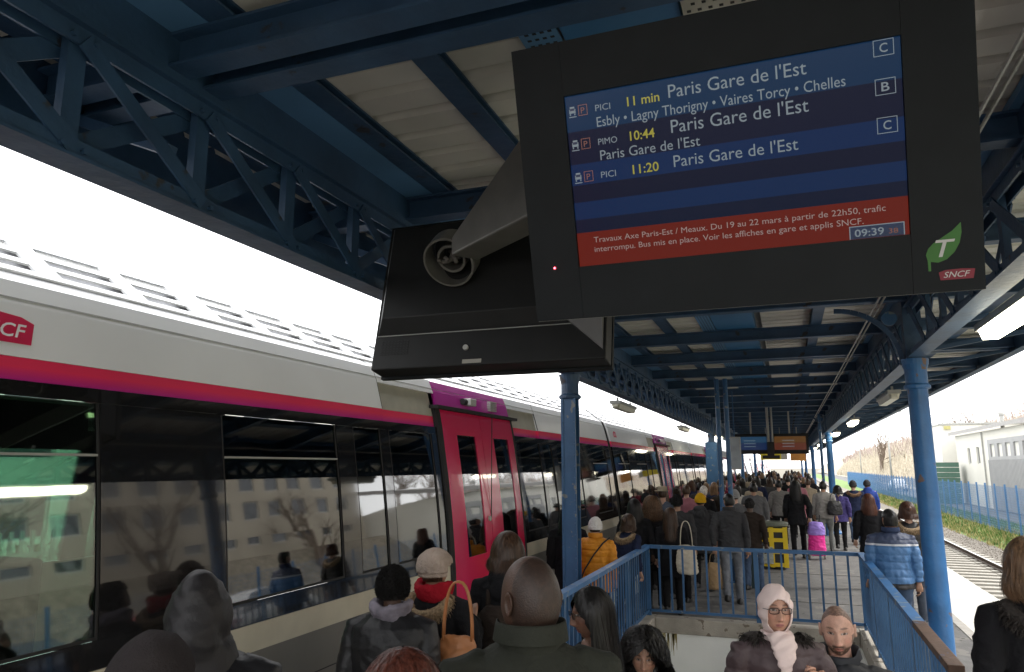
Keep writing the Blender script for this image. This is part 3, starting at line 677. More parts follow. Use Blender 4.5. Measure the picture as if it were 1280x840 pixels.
    c = MB().box(sx(2.82)+.002, sx(2.82)+.10, D0+.72, D0+.88, 2.79, 2.87); bevel(c.obj('camera_housing', WHT, t), .01); MB().tube([(sx(2.82)+.03, D0+.64, 2.83), (sx(2.82)+.03, D0+.72, 2.83)], .035, 12).obj('camera_lens', DARK, t)
    m = MB()
    for i in range(6): m.box(sx(2.82)+.002, sx(2.82)+.05, D0+1.42, D0+1.62, 2.78+i*.02, 2.792+i*.02)
    m.obj('louvre', WHT, t)
    # roof
    ro = [(sx(z), z) for z in (3.2, 3.22, 3.24)]+[(2*XC-sx(z), z) for z in (3.22, 3.2)]
    MB().prof([(-3.602, 3.089), (-3.9, 3.14), (-4.64, 3.19), (-5.38, 3.14), (-5.678, 3.089), (-5.678, 3.05), (-3.602, 3.05)], e, CL-e).obj('roof', mat('roof_grey', (.62, .62, .61), .5, var=.15, scale=2), t)
    g = MB(); sl = lambda u: (-3.58-u*.32, 3.095+u*.235); un = Vector((.235, 0, .32)).normalized()
    for u in (0, .34, .67, 1.0):
        x, z = sl(u); g.bar((x, .35, z), (x, CL-.35, z), .055, .012, up=un)
    n = 22
    for k in range(n+1):
        y = .35+k*(CL-.7)/n; a = sl(0); b = sl(1); g.bar((a[0], y, a[1]), (b[0], y, b[1]), .14 if k % 4 else .26, .014, up=un)
    g.obj('roof_grille', WHITET, t)
    a = sl(-.0); b = sl(1.02); MB().add([(a[0], .36, a[1]-.05), (a[0], CL-.36, a[1]-.05), (b[0], CL-.36, b[1]-.05), (b[0], .36, b[1]-.05)], [(0, 1, 2, 3)]).obj('grille_backing', mat('backing_grey', (.30, .30, .31), .7, var=.4, scale=6), t)
    g = MB(); x, z = sl(1); g.box(x-.26, x-.03, .35, CL-.35, z-.01, z+.01); g.obj('roof_walkway', WHITET, t)
    g = MB().box(-4.9, -4.6, 2, 5, 3.19, 3.42).box(-4.9, -4.5, 8, 11, 3.19, 3.40); g.obj('roof_equipment', mat('equipment_grey', (.45, .45, .45), .6, var=.2), t)
    # interior
    MB().box(-6.1, -3.2, e, CL-e, -.05, 0).obj('floor', mat('train_floor', (.06, .06, .07), .6), t)
    MB().box(-6.0, -3.36, e, CL-e, 2.47, 2.50).obj('ceiling', mat('train_ceiling', (.30, .31, .30), .6), t)
    MB().box(-4.45, -4.30, 1, 4.3, 2.45, 2.469).box(-4.45, -4.30, 9, 12.2, 2.45, 2.469).obj('ceiling_light', mat('cabin_light', (.9, .85, .6), .5, var=0, emit=(1, .88, .5), stren=1.6), t)
    SEAT = mat('seat_fabric', (.035, .05, .075), .8, var=.3, scale=30)
    for y in (1.0, 2.2, 3.0, 4.2, 9.0, 10.2, 11.0, 12.2):
        for x in (-3.35-.5, -5.9):
            s = MB().box(x, x+.46, y-.06, y+.06, .45, 1.42).box(x, x+.46, y-.06-.42*(1 if y in (2.2, 4.2, 10.2, 12.2) else 0), y+.06+.42*(0 if y in (2.2, 4.2, 10.2, 12.2) else 1), .40, .50)
            bevel(s.obj('seat', SEAT, t), .03)
    for y in (5.2, 8.0): MB().tube([(-4.0, y, 0), (-4.0, y, 2.45)], .017, 8).obj('grab_pole', GREYM, t)
    # gangway bellows at the far end
    out = [(sx(z)-.03, z) for z in (-.4, 0, .5, 1.0, 1.6, 2.0, 2.5, 2.9, 3.0, 3.05, 3.09, 3.15)]; out = out+[(2*XC-x, z) for x, z in reversed(out)]
    gw = MB()
    for k in range(5): gw.prof([(x if k % 2 == 0 else XC+(x-XC)*.985, z if k % 2 == 0 or z < 3 else z-.02) for x, z in out], CL-.155+k*.062, CL-.155+(k+1)*.062-.001)
    gw.obj('gangway_bellows', DARK, t)
    return t
car = make_car()
names = ['second carriage, with the door seen past the first blue column', 'third carriage', 'fourth carriage']
for k in range(1, 11):
    c = copy_tree(car); c.location.y = 1.13+CL*k
    c['label'] = f'{["second", "third", "fourth", "fifth", "sixth", "seventh", "eighth", "ninth", "tenth", "eleventh"][k-1]} carriage of the white and crimson train, counted from the near end in view'
car['label'] = 'nearest white train carriage, with the large crimson double door and purple header'
c = copy_tree(car); c.location.y = 1.13-CL; c['label'] = 'white train carriage beside and behind the camera, only its reflection band seen'
LOGO = mat('logo_red', (.62, .02, .08), .35, var=.05)
def train_logo(y, z, w, par):
    h = w*.42; X = lambda zz: sx(zz)+.004
    p = [(0, 0), (w*.93, 0), (w, h*.75), (w*.82, h*.93), (w*.5, h), (w*.2, h*.9), (w*.03, h*.6)]
    link('operator_logo', _sheetmesh('operator_logo', [(X(z+b), y+a, z+b) for a, b in p], [tuple(range(7))], LOGO), par)
    o = link('lettering', text_mesh('SNCF', w*.78, 1, .3, .012, m=WHITET, h=h*.46), par)
    ang = math.atan2(sx(z+h)-sx(z), h); o.matrix_basis = Matrix.Translation((X(z+h*.2)+.008, y+w*.09, z+h*.2)) @ Matrix(((0, ang, 1, 0), (1, 0, 0, 0), (0, 1, -ang, 0), (0, 0, 0, 1)))
train_logo(2.06-1.13, 2.685, .34, car)
cars = [o for o in col.objects if o.name.startswith('train_carriage') and o.parent is None]
train_logo(.55, 2.72, .30, [o for o in cars if abs(o.location.y-14.37) < .1][0])
# pantograph on the roof of the first carriage
t = thing('pantograph', 'folded grey pantograph lying on the train roof', 'pantograph', (-4.75, 5.6, 3.22))
m = MB()
for x in (-.45, .45): m.tube([(x, 0, 0.05), (x, 1.6, .12), (x*.8, 0.2, .20)], .018, 6)
m.obj('arm', GREYM, t)
MB().tube([(-.6, .1, .17), (-.5, .1, .22), (.5, .1, .22), (.6, .1, .17)], .018, 6).obj('pan_head', GREYM, t)
m = MB()
for k in range(7): m.box(-.5, .5, -.4+k*.36, -.36+k*.36, 0, .06)
m.obj('base', GREYM, t)
struct(MB().box(-6.3, -3.1, -20, 160, -1.28, -1.15).obj('ballast_bed', BAL))
# ================================================================== BEYOND THE FENCES
ROAD = mat('road_asphalt', (.10, .10, .10), .85, var=.15, bump=.2)
struct(link('road', _sheetmesh('road', [(9.9, -60, -.74), (14.2, -60, -.74), (14.2, 300, -.74), (9.9, 300, -.74)], [(0, 1, 2, 3)], ROAD)))
struct(MB().box(14.2, 14.4, -60, 300, -1.1, -.62).obj('kerb', CONC))
STONE = mat('stony_bank', (.24, .21, .16), .95, var=.4, scale=4, bump=1, bscale=8)
def bank(name, xs, zs, y0, y1, m, amp=.15, n=90):
    v = []; f = []; k = len(xs)
    Y = np.linspace(y0, y1, n)
    for y in Y:
        for x, z in zip(xs, zs): v.append((x, y, z))
    v = np.array(v); v[:, 2] += amp*vnoise(v*[.6, .6, 0])*(np.tile(np.arange(k) > 0, n)); v[:, 0] += amp*vnoise(v*[.3, .4, 0]+5)
    for j in range(n-1):
        for i in range(k-1): f.append((j*k+i, j*k+i+1, (j+1)*k+i+1, (j+1)*k+i))
    o = struct(link(name, _sheetmesh(name, v.tolist(), f, m))); return o
bank('stony_bank', [14.4, 15.0, 15.7, 16.4, 17.2, 40], [-.64, .1, .9, 1.5, 1.85, 1.95], -60, 46, STONE, .2, 260)
bank('reed_slope', [14.4, 16, 18, 21, 24, 60], [-.65, .6, 2.4, 4.6, 6.2, 7.5], 76, 420, mat('dry_slope', (.38, .34, .27), .95, var=.35, scale=1, bump=.6, bscale=5), .5, 120)  # slope colour greyed and lightened to carry distance haze
REED = mat('reed', (.50, .45, .36), .9, var=.3, scale=3)  # dry beige, paled and desaturated for haze
def sz(x): return float(np.interp(x, [14.4, 16, 18, 21, 24, 60], [-.65, .6, 2.4, 4.6, 6.2, 7.5]))
tag(blades('reeds', 15000, (14.6, 26), (77, 260), (.8, 2.0), REED, w=.02, zf=sz, lean=.15, pw=1.4), 'dry beige reeds covering the slope beyond the road', 'reeds', kind='stuff')
tag(blades('bramble', 5000, (19, 34), (77, 300), (1.2, 3.4), mat('bare_scrub', (.34, .28, .25), .9, var=.3), w=.02, zf=sz, lean=.4), 'reddish bare scrub along the top of the slope', 'scrub', kind='stuff')
def facade(t, X, y0, y1, z0, z1, wall, face=-1, th=.3, wins=(), par=None):
    """wall in a plane X=const with real openings; wins: (ya, yb, za, zb) all in one list, split in columns"""
    m = MB(); ys = sorted({y0, y1, *[w[0] for w in wins], *[w[1] for w in wins]}); zs = sorted({z0, z1, *[w[2] for w in wins], *[w[3] for w in wins]})
    for a, b in zip(ys, ys[1:]):
        for c, d in zip(zs, zs[1:]):
            my, mz = (a+b)/2, (c+d)/2
            if not any(w[0] < my < w[1] and w[2] < mz < w[3] for w in wins): m.add([(X, a, c), (X, b, c), (X, b, d), (X, a, d)], [(0, 1, 2, 3)])
    for (a, b, c, d) in wins:
        q = X-face*.15
        m.add([(X, a, c), (X, b, c), (X, b, d), (X, a, d), (q, a, c), (q, b, c), (q, b, d), (q, a, d)], [(0, 1, 5, 4), (1, 2, 6, 5), (2, 3, 7, 6), (3, 0, 4, 7)])
    me = _sheetmesh('wall', m.v, m.f, wall); link('wall', me, t)
    for (a, b, c, d) in wins:
        q = X-face*.12
        fr = MB().box(q-.03, q+.03, a, b, c, c+.06).box(q-.03, q+.03, a, b, d-.06, d).box(q-.03, q+.03, a, a+.06, c+.061, d-.061).box(q-.03, q+.03, b-.06, b, c+.061, d-.061).obj('window', WHT, t)
        MB().box(q-.01, q+.01, a+.061, b-.061, c+.061, d-.061).obj('pane', WGL, fr)
WGL = mat('window_glass', (.05, .06, .07), .08, var=.1, scale=1, coat=.5)
RENDERW = mat('white_render', (.66, .64, .58), .8, var=.05, scale=.5)
# white depot
b = thing('depot_building', 'long white depot with grey eaves and grey corrugated shutter wall beyond the fence', 'building', (0, 0, 0))
facade(b, 13.0, 40, 69, -.8, 4.55, RENDERW, wins=[(61.4, 62.3, 2.3, 3.5), (64.2, 65.1, 2.3, 3.5)])
MB().box(13.001, 26, 68.7, 69, -.8, 4.55).obj('wall', RENDERW, b); MB().box(13.001, 26, 40, 40.3, -.8, 4.55).obj('wall', RENDERW, b)
MB().add([(12.6, 39.5, 4.6), (12.6, 69.4, 4.6), (19.5, 69.4, 6.0), (19.5, 39.5, 6.0), (12.6, 39.5, 4.85), (12.6, 69.4, 4.85), (19.5, 69.4, 6.25), (19.5, 39.5, 6.25), ], [(0, 1, 2, 3), (4, 5, 6, 7), (0, 1, 5, 4), (1, 2, 6, 5), (0, 3, 7, 4), (2, 3, 7, 6)]).obj('roof', mat('roof_sheet_grey', (.28, .27, .26), .6, var=.1), b)
MB().tube([(12.93, 60.0, -.7), (12.93, 60.0, 4.5)], .05, 8).obj('downpipe', GREYM, b)
m = MB(); n = 0; y = 41.0
pr = []
while y < 58.5: pr += [(12.93, y), (12.93, y+.12), (12.87, y+.16), (12.87, y+.24)]; y += .28
v = [(x, y, -.7) for x, y in pr]+[(x, y, 2.55) for x, y in pr]; k = len(pr)
SHUT = mat('shutter_grey', (.30, .30, .30), .6, var=.06, scale=1)
link('shutter_wall', _sheetmesh('shutter_wall', v, [(i, i+1, k+i+1, k+i) for i in range(k-1)], SHUT), b)
facade(b, 12.9, 41, 58.5, 2.551, 3.9, SHUT, wins=[(42+i*1.85, 43.1+i*1.85, 2.75, 3.6) for i in range(9)])
for y, r in ((50, .12), (56, .1), (63, .13)): MB().tube([(15, y, 4.9), (15, y, 5.9)], r, 10).ball((15, y, 5.95), r*1.7, 10, 6).obj('roof_vent', GREYM, b)
b = thing('annexe', 'tall white annexe block at the far end of the depot', 'building'); MB().box(12.3, 20, 71, 79, -.8, 5.6).obj('wall', RENDERW, b); MB().box(12.2, 20.1, 70.9, 79.1, 5.6, 5.75).obj('parapet', GREYM, b); MB().box(12.6, 13.1, 70.86, 70.89, 5.2, 5.5).obj('sign_panel', mat('dull_yellow', (.42, .38, .15), .6), b)
# beige apartment block (seen in the train windows)
STON = mat('beige_render', (.44, .39, .31), .85, var=.1, scale=.6); BRK = mat('pink_render', (.45, .30, .24), .85, var=.1, scale=.6)
b = thing('apartment_block', 'beige apartment block across the road, mirrored in the train windows', 'building')
facade(b, 18.0, 14, 39, .6, 12, STON, wins=[(15.2+i*1.95, 16.35+i*1.95, z, z+.85) for i in range(12) for z in (3.2, 4.9, 6.7)])
MB().box(18.001, 30, 38.7, 39, .6, 12).box(18.001, 30, 14, 14.3, .6, 12).obj('side_wall', STON, b); MB().box(17.7, 30, 13.8, 39.2, 12, 12.3).obj('roof', GREYM, b)
b = thing('rendered_house', 'pinkish rendered house beside the beige block, mirrored in the train', 'building')
facade(b, 17.4, 1, 12.5, .6, 7.5, BRK, wins=[(2+i*2.8, 3.2+i*2.8, z, z+1.5) for i in range(4) for z in (2.2, 5.0)])
MB().box(17.401, 28, 12.3, 12.5, .6, 7.5).box(17.401, 28, 1, 1.2, .6, 7.5).obj('side_wall', BRK, b); MB().add([(17.1, .8, 7.5), (17.1, 12.7, 7.5), (22.7, 12.7, 10.5), (22.7, .8, 10.5), (28.3, 12.7, 7.5), (28.3, .8, 7.5)], [(0, 1, 2, 3), (3, 2, 4, 5), (0, 3, 5), (1, 4, 2)]).obj('roof', mat('roof_tile', (.22, .09, .06), .8, var=.2), b)
b = thing('cream_warehouse', 'long cream warehouse with dark door behind the camera side of the road', 'building')
facade(b, 17.0, -45, -1, .6, 8, mat('cream_render', (.58, .52, .38), .85, var=.08), wins=[(-40+i*5, -38+i*5, 3.2, 5.2) for i in range(8)])
MB().box(16.8, 30, -45.2, -.8, 8, 8.3).obj('roof', GREYM, b)
# pale building and fence on the far side of the train
b = thing('pale_block', 'pale office block with dark windows seen through the train windows', 'building')
facade(b, -19, -6, 30, -1.2, 3.8, mat('pale_render', (.66, .68, .62), .8, var=.06), face=1, wins=[(-5+i*3.0, -3.4+i*3.0, z, z+1.3) for i in range(11) for z in (.2, 2.3)])
MB().box(-30, -19.001, -6.0, -5.7, -1.2, 3.8).box(-30, -19.001, 29.7, 30, -1.2, 3.8).obj('side_wall', RENDERW, b); MB().box(-30, -18.8, -6.2, 30.2, 3.8, 4.0).obj('roof', GREYM, b)
f_ = thing('picket_fence', 'grey picket fence beyond the train', 'fence', (-11.5, 0, -1.2)); pk = MB().box(-.015, .015, -.03, .03, 0, 2.3).mesh('picket', GREYM)
for i in range(160): link('picket', pk, f_, (0, -4+i*.18, 0))
MB().box(.016, .05, -4, 25, .3, .36).box(.016, .05, -4, 25, 1.9, 1.96).obj('rail', GREYM, f_)
# cars on the road, seen in the reflection
def parked_car(x, y, paint, label, rz=0):
    t = thing('parked_car', label, 'car', (x, y, -.74), rz, 'cars by the road')
    secs = [(-2.05, .35, .62, .70), (-1.95, .28, .80, .80), (-1.3, .22, .92, .86), (-.6, .2, .95, .88), (.8, .2, .95, .88), (1.5, .22, .90, .86), (1.98, .30, .72, .78), (2.08, .38, .58, .66)]
    v = []; k = 10
    for (yy, zb, zt, w) in secs:
        for (a, b2) in ((-1, 0), (-1.0, .35), (-.98, .75), (-.9, .95), (-.5, 1.0), (.5, 1.0), (.9, .95), (.98, .75), (1.0, .35), (1, 0)): v.append((w*a, yy, zb+(zt-zb)*b2))
    n = len(secs); f = [(i*k+j, i*k+(j+1) % k, (i+1)*k+(j+1) % k, (i+1)*k+j) for i in range(n-1) for j in range(k)]+[tuple(range(k)), tuple(range((n-1)*k, n*k))]
    MB().add(v, f).obj('body', paint, t, True)
    c = [(-1.75, .9, .70), (-1.35, 1.36, .58), (-.2, 1.44, .60), (.45, 1.38, .58), (1.15, .93, .70)]; v = []
    for (yy, z, w) in c: v += [(-w, yy, z), (w, yy, z)]
    v += [(-.78, yy, .88) for yy, _, _ in c]+[(.78, yy, .88) for yy, _, _ in c]
    f = [(i*2, i*2+1, i*2+3, i*2+2) for i in range(4)]
    MB().add(v, f).obj('cabin_roof', paint, t, True)
    f = [(i*2, i*2+2, 11+i, 10+i) for i in range(4)]+[(i*2+1, i*2+3, 16+i, 15+i) for i in range(4)]
    MB().add(v, f).obj('side_window', WGL, t)
    for sx_ in (-.80, .80):
        for yy in (-1.28, 1.32):
            w = MB().tube([(sx_-.1, yy, .32), (sx_+.1, yy, .32)], .32, 20).obj('wheel', DARK, t); MB().tube([(sx_-.105, yy, .32), (sx_+.105, yy, .32)], .19, 12).obj('rim', GREYM, w)
    for s_ in (-.6, .6): MB().box(s_-.13, s_+.13, 1.97, 2.06, .58, .70).obj('headlight', WHT, t); MB().box(s_-.12, s_+.12, -2.05, -1.98, .60, .72).obj('tail_light', REDM, t)
parked_car(10.9, 21, mat('white_car_paint', (.75, .75, .75), .25, var=0, coat=.5), 'white estate car on the road, mirrored in the train window')
parked_car(11.0, 12.6, mat('navy_car_paint', (.02, .03, .07), .25, var=0, coat=.5), 'dark blue hatchback on the road, mirrored in the left train window')
parked_car(11.2, 17, mat('red_car_paint', (.35, .03, .02), .25, var=0, coat=.5), 'red car just behind the white one, mirrored in the train')
parked_car(12.0, 98, MATS['white_car_paint'], 'small white vehicle far beyond the blue fence')
t = thing('green_container', 'green slatted container standing beyond the fence beside the annexe', 'container', (11.6, 66, -.75))
for k in range(8): MB().box(-.9, .9, 0, 2.0, .02+k*.4, .38+k*.4).obj('panel', mat('container_green', (.06, .13, .095), .6, var=.1), t)
# masts, wires
def mast(x, y, h, label, arm=1):
    t = thing('mast', label, 'mast', (x, y, -1.0)); m = MB().tube([(0, 0, 0), (0, 0, h)], [.10, .06], 10); m.obj('shaft', GREYM, t, True)
    MB().bar((0, 0, h-.25), (arm, 0, h-.05), .05, .05).obj('arm', GREYM, t)
    if arm: MB().box(arm-.05 if arm > 0 else arm-.4, arm+.4 if arm > 0 else arm+.05, -.08, .08, h-.1, h).obj('lamp_head', GREYM, t)
mast(8.9, 76, 8.2, 'pale thin mast behind the fence, left of the thick blue column', 1.0)
mast(9.2, 60, 9.0, 'thin grey lamp mast by the fence just left of the thick column', -1)
mast(20.5, 62, 13.2, 'tall thin lamp mast rising behind the depot roof', -1.2)
mast(11.8, 140, 10, 'distant thin mast over the reed slope', 1)
w = MB()
for x, z in ((-4.9, 4.75), (-4.9, 5.7)): w.tube([(x, -10, z), (x, 170, z)], .008, 4)
tag(w.obj('overhead_wire', DARK), 'thin overhead wires above the train', 'wires')
# bare trees
BARK = mat('bark', (.17, .13, .10), .9, var=.3, scale=5)
def bare_tree(x, y, z, h, seed, label, spread=.5, n0=5, group='bare winter trees on the slope'):
    r = random.Random(seed); t = thing('bare_tree', label, 'tree', (x, y, z), group=group); mb = MB(); tw = MB()
    def br(p, d, L, rad, dep):
        pts = [p]; q = p; dd = d
        for i in range(3):
            dd = (dd+Vector((r.gauss(0, .13), r.gauss(0, .13), r.gauss(.04, .08)))).normalized(); q = q+dd*L/3; pts.append(q)
        (mb if dep < 2 else tw).tube(pts, [max(q_, .022 if h > 9 or y > 60 else .006) for q_ in (rad, rad*.85, rad*.7, rad*.5)], 5 if dep < 2 else 3, cap=False)
        if dep < 5:
            for k in range(r.randint(2, 3) if dep else n0):
                a = r.uniform(0, 6.28); s = r.uniform(.35, .8)*spread*1.6; o = Vector((math.cos(a), math.sin(a), 0))
                br(pts[r.choice((1, 2, 3, 3))], (dd+o*s).normalized(), L*r.uniform(.55, .8), rad*.5, dep+1)
    br(Vector((0, 0, -.3)), Vector((0, 0, 1)), h*.36, h*.032, 0)
    mb.obj('trunk', BARK, t); tw.obj('crown', BARK, t)
bare_tree(15.5, 147, 0, 13, 1, 'slender bare tree rising from the reed slope left of the depot')
k = 0
for (x, y, h, w_) in ((23.4, 115, 7, 'bushy bare tree on the slope just behind the annexe roof'), (29, 100, 8, 'bare tree on the slope above the depot end, second from the annexe'), (30, 92, 8, 'bare tree over the depot roof, left of the roof vents'), (31, 84, 9, 'broad bare tree over the middle of the depot roof'), (33, 78, 10, 'reddish bare tree over the right part of the depot roof'), (35, 74, 11, 'tall bare tree at the right edge above the depot'), (28, 150, 8, 'distant small bare tree along the slope top'), (27, 190, 9, 'very distant bare tree at the left end of the slope')):
    k += 1; bare_tree(x, y, 4.5, h, 10+k, w_, .75, 6)
for (x, y, h, w_) in ((15.8, 13.5, 7, 'bare tree added before the pink house to break up its reflection in the train'), (16.0, 22, 8, 'bare tree added before the beige block to break up its reflection in the train'), (15.7, 31, 7, 'farther bare tree added by the beige block to break up its reflection in the train')): bare_tree(x, y, .6, h, int(y), w_, .7, 6, group='trees added across the road to break up reflections')  # out-of-view trees added to break up the train window reflections
bare_tree(-14, 8, -1.2, 8, 40, 'bare tree behind the train, seen through its windows', .6, 5, 'trees behind the train')
SHR = mat('shrub_green', (.05, .09, .03), .8, var=.4)
t = thing('hedge', 'dark green bushes beyond the train, seen through its windows', 'hedge', (-12.8, 0, -1.2)); nn = 5000
bx = rng.uniform([-0.6, -4, 0], [.6, 12, 1.9], (nn, 3)); dv = rng.normal(0, .07, (nn, 3, 3)); link('foliage', _sheetmesh('foliage', (bx[:, None]+dv).reshape(-1, 3).tolist(), np.arange(3*nn).reshape(-1, 3).tolist(), SHR), t); MB().tube([(0, 0, 0), (0, 0, 1)], .05, 6).obj('stem', BARK, t)

# ================================================================== LITTER BIN
t = thing('litter_bin', 'yellow and black litter bin with grey green lid behind the stair railing', 'litter bin', (-.42, 16.9, 0))
BY = mat('bin_yellow', (.70, .50, .012), .5, var=.08); BK = mat('bin_black', (.02, .02, .02), .6)
for x in (-.27, 0, .27): 
    for y in (-.25, .25): MB().box(x-.045, x+.045, y-.02, y+.02, .05, .86).obj('upright', BY, t)
for z in (.10, .36, .60, .80):
    MB().box(-.225, -.045, -.262, -.25, z-.04, z+.04).box(.045, .225, -.262, -.25, z-.04, z+.04).obj('crossbar', BY, t)
    MB().box(-.31, -.29, -.25, .25, z-.04, z+.04).box(.29, .31, -.25, .25, z-.04, z+.04).obj('crossbar', BY, t)
MB().box(-.28, .28, -.235, .235, .04, .85).obj('liner', BK, t)
MB().loft([(0, 0, z, r, r*.85) for z, r in ((.86, .31), (.88, .34), (.93, .345), (.96, .33), (.965, .2), (.92, .19))], 24).obj('lid', mat('bin_lid', (.10, .11, .08), .5), t)
MB().box(-.20, .02, -.30, -.263, .12, .46).obj('notice', mat('notice_grey', (.35, .37, .33), .5, var=.3, scale=25), t)
t = thing('rubbish_box', 'dark green utility box standing left of the yellow bin', 'box', (-.78, 14.2, 0))
MB().box(-.22, .22, -.2, .2, 0, .9).obj('cabinet', mat('cabinet_dark', (.02, .04, .045), .5), t); MB().box(-.24, .24, -.22, .22, .901, .94).obj('top', DARK, t)
# ================================================================== PEOPLE
def clothmat(name, c, rough=.85, bump=.3, bs=90, var=.15, sheen=0, coat=0): return mat('cloth_'+name, c, rough, var=var, scale=7, bump=bump, bscale=bs, sheen=sheen, coat=coat, spec=.12 if rough > .6 else .4)
def attr_mat(name, rough=.5, sss=.0, bump=.0):
    m = bpy.data.materials.new(name); m.use_nodes = True; N = m.node_tree.nodes; L = m.node_tree.links; b = N['Principled BSDF']
    a = N.new('ShaderNodeAttribute'); a.attribute_name = 'tone'; L.new(a.outputs['Color'], b.inputs['Base Color']); b.inputs['Roughness'].default_value = rough
    if sss: b.inputs['Subsurface Weight'].default_value = sss; b.inputs['Subsurface Radius'].default_value = (.01, .004, .002)
    if bump:
        n = N.new('ShaderNodeTexNoise'); n.inputs['Scale'].default_value = 220; t = N.new('ShaderNodeTexCoord'); p = N.new('ShaderNodeBump'); p.inputs['Strength'].default_value = bump; p.inputs['Distance'].default_value = .002
        L.new(t.outputs['Object'], n.inputs[0]); L.new(n.outputs[0], p.inputs['Height']); L.new(p.outputs[0], b.inputs['Normal'])
    return m
SKINM = attr_mat('skin', .52, .08, .8)
def remesh(mb, vox, smooth=4, fac=.5):
    me = bpy.data.meshes.new('tmp'); me.from_pydata(mb.v, [], mb.f); ob = bpy.data.objects.new('tmp', me); col.objects.link(ob)
    bm = bmesh.new(); bm.from_mesh(me); bmesh.ops.recalc_face_normals(bm, faces=bm.faces); bm.to_mesh(me); bm.free()
    r = ob.modifiers.new('r', 'REMESH'); r.mode = 'VOXEL'; r.voxel_size = vox
    s = ob.modifiers.new('s', 'SMOOTH'); s.iterations = smooth; s.factor = fac
    dg = bpy.context.evaluated_depsgraph_get(); out = bpy.data.meshes.new_from_object(ob.evaluated_get(dg)); bpy.data.objects.remove(ob); bpy.data.meshes.remove(me)
    return out
def get_co(me):
    co = np.zeros(len(me.vertices)*3); me.vertices.foreach_get('co', co); n = np.zeros(len(me.vertices)*3); me.vertices.foreach_get('normal', n); return co.reshape(-1, 3), n.reshape(-1, 3)
def displace(me, fn):
    co, n = get_co(me); co = co+n*fn(co)[:, None]; me.vertices.foreach_set('co', co.ravel()); me.update()
def wrinkles(co, amp=.008, seed=0):
    q = co*[7, 7, 9]+seed*3.1; w = np.c_[vnoise(q), vnoise(q+7), vnoise(q+13)]; co = co*[1, 1, 1]+np.c_[0*q[:, 0], 0*q[:, 0], np.abs(q[:, 0])*.04]
    r = 1-np.abs(vnoise(co*[10, 10, 17]+w*.9+seed)); r2 = 1-np.abs(vnoise(co*[24, 24, 34]+w*1.2+seed*2))
    return amp*(r**2-.5)*1.3+amp*.45*(r2**2-.5)*.6+amp*.9*vnoise(co*4+seed)+amp*.45*((1-np.abs(vnoise(np.c_[co[:, 0]*3+co[:, 2]*5, co[:, 1]*4, co[:, 2]*13-co[:, 0]*6]+w*.5+seed)))**3-.4)
def puff(co, pitch=.085, amp=.012):
    return amp*(np.abs(np.sin(co[:, 2]*PI/pitch+.3*vnoise(co*5)))**.5-.75)+amp*.5*vnoise(co*[30, 30, 18])
def fin(me, m, name, smooth=True):
    me.name = name; me.materials.clear(); me.materials.append(m)
    if smooth: me.polygons.foreach_set('use_smooth', [True]*len(me.polygons))
    me.update(); return me
_ico = {}
def ico(k):
    if k not in _ico:
        bm = bmesh.new(); bmesh.ops.create_icosphere(bm, subdivisions=k, radius=1)
        _ico[k] = (np.array([v.co[:] for v in bm.verts]), [tuple(v.index for v in f.verts) for f in bm.faces]); bm.free()
    return _ico[k]
def G(x, s): return np.exp(-(x/s)**2)
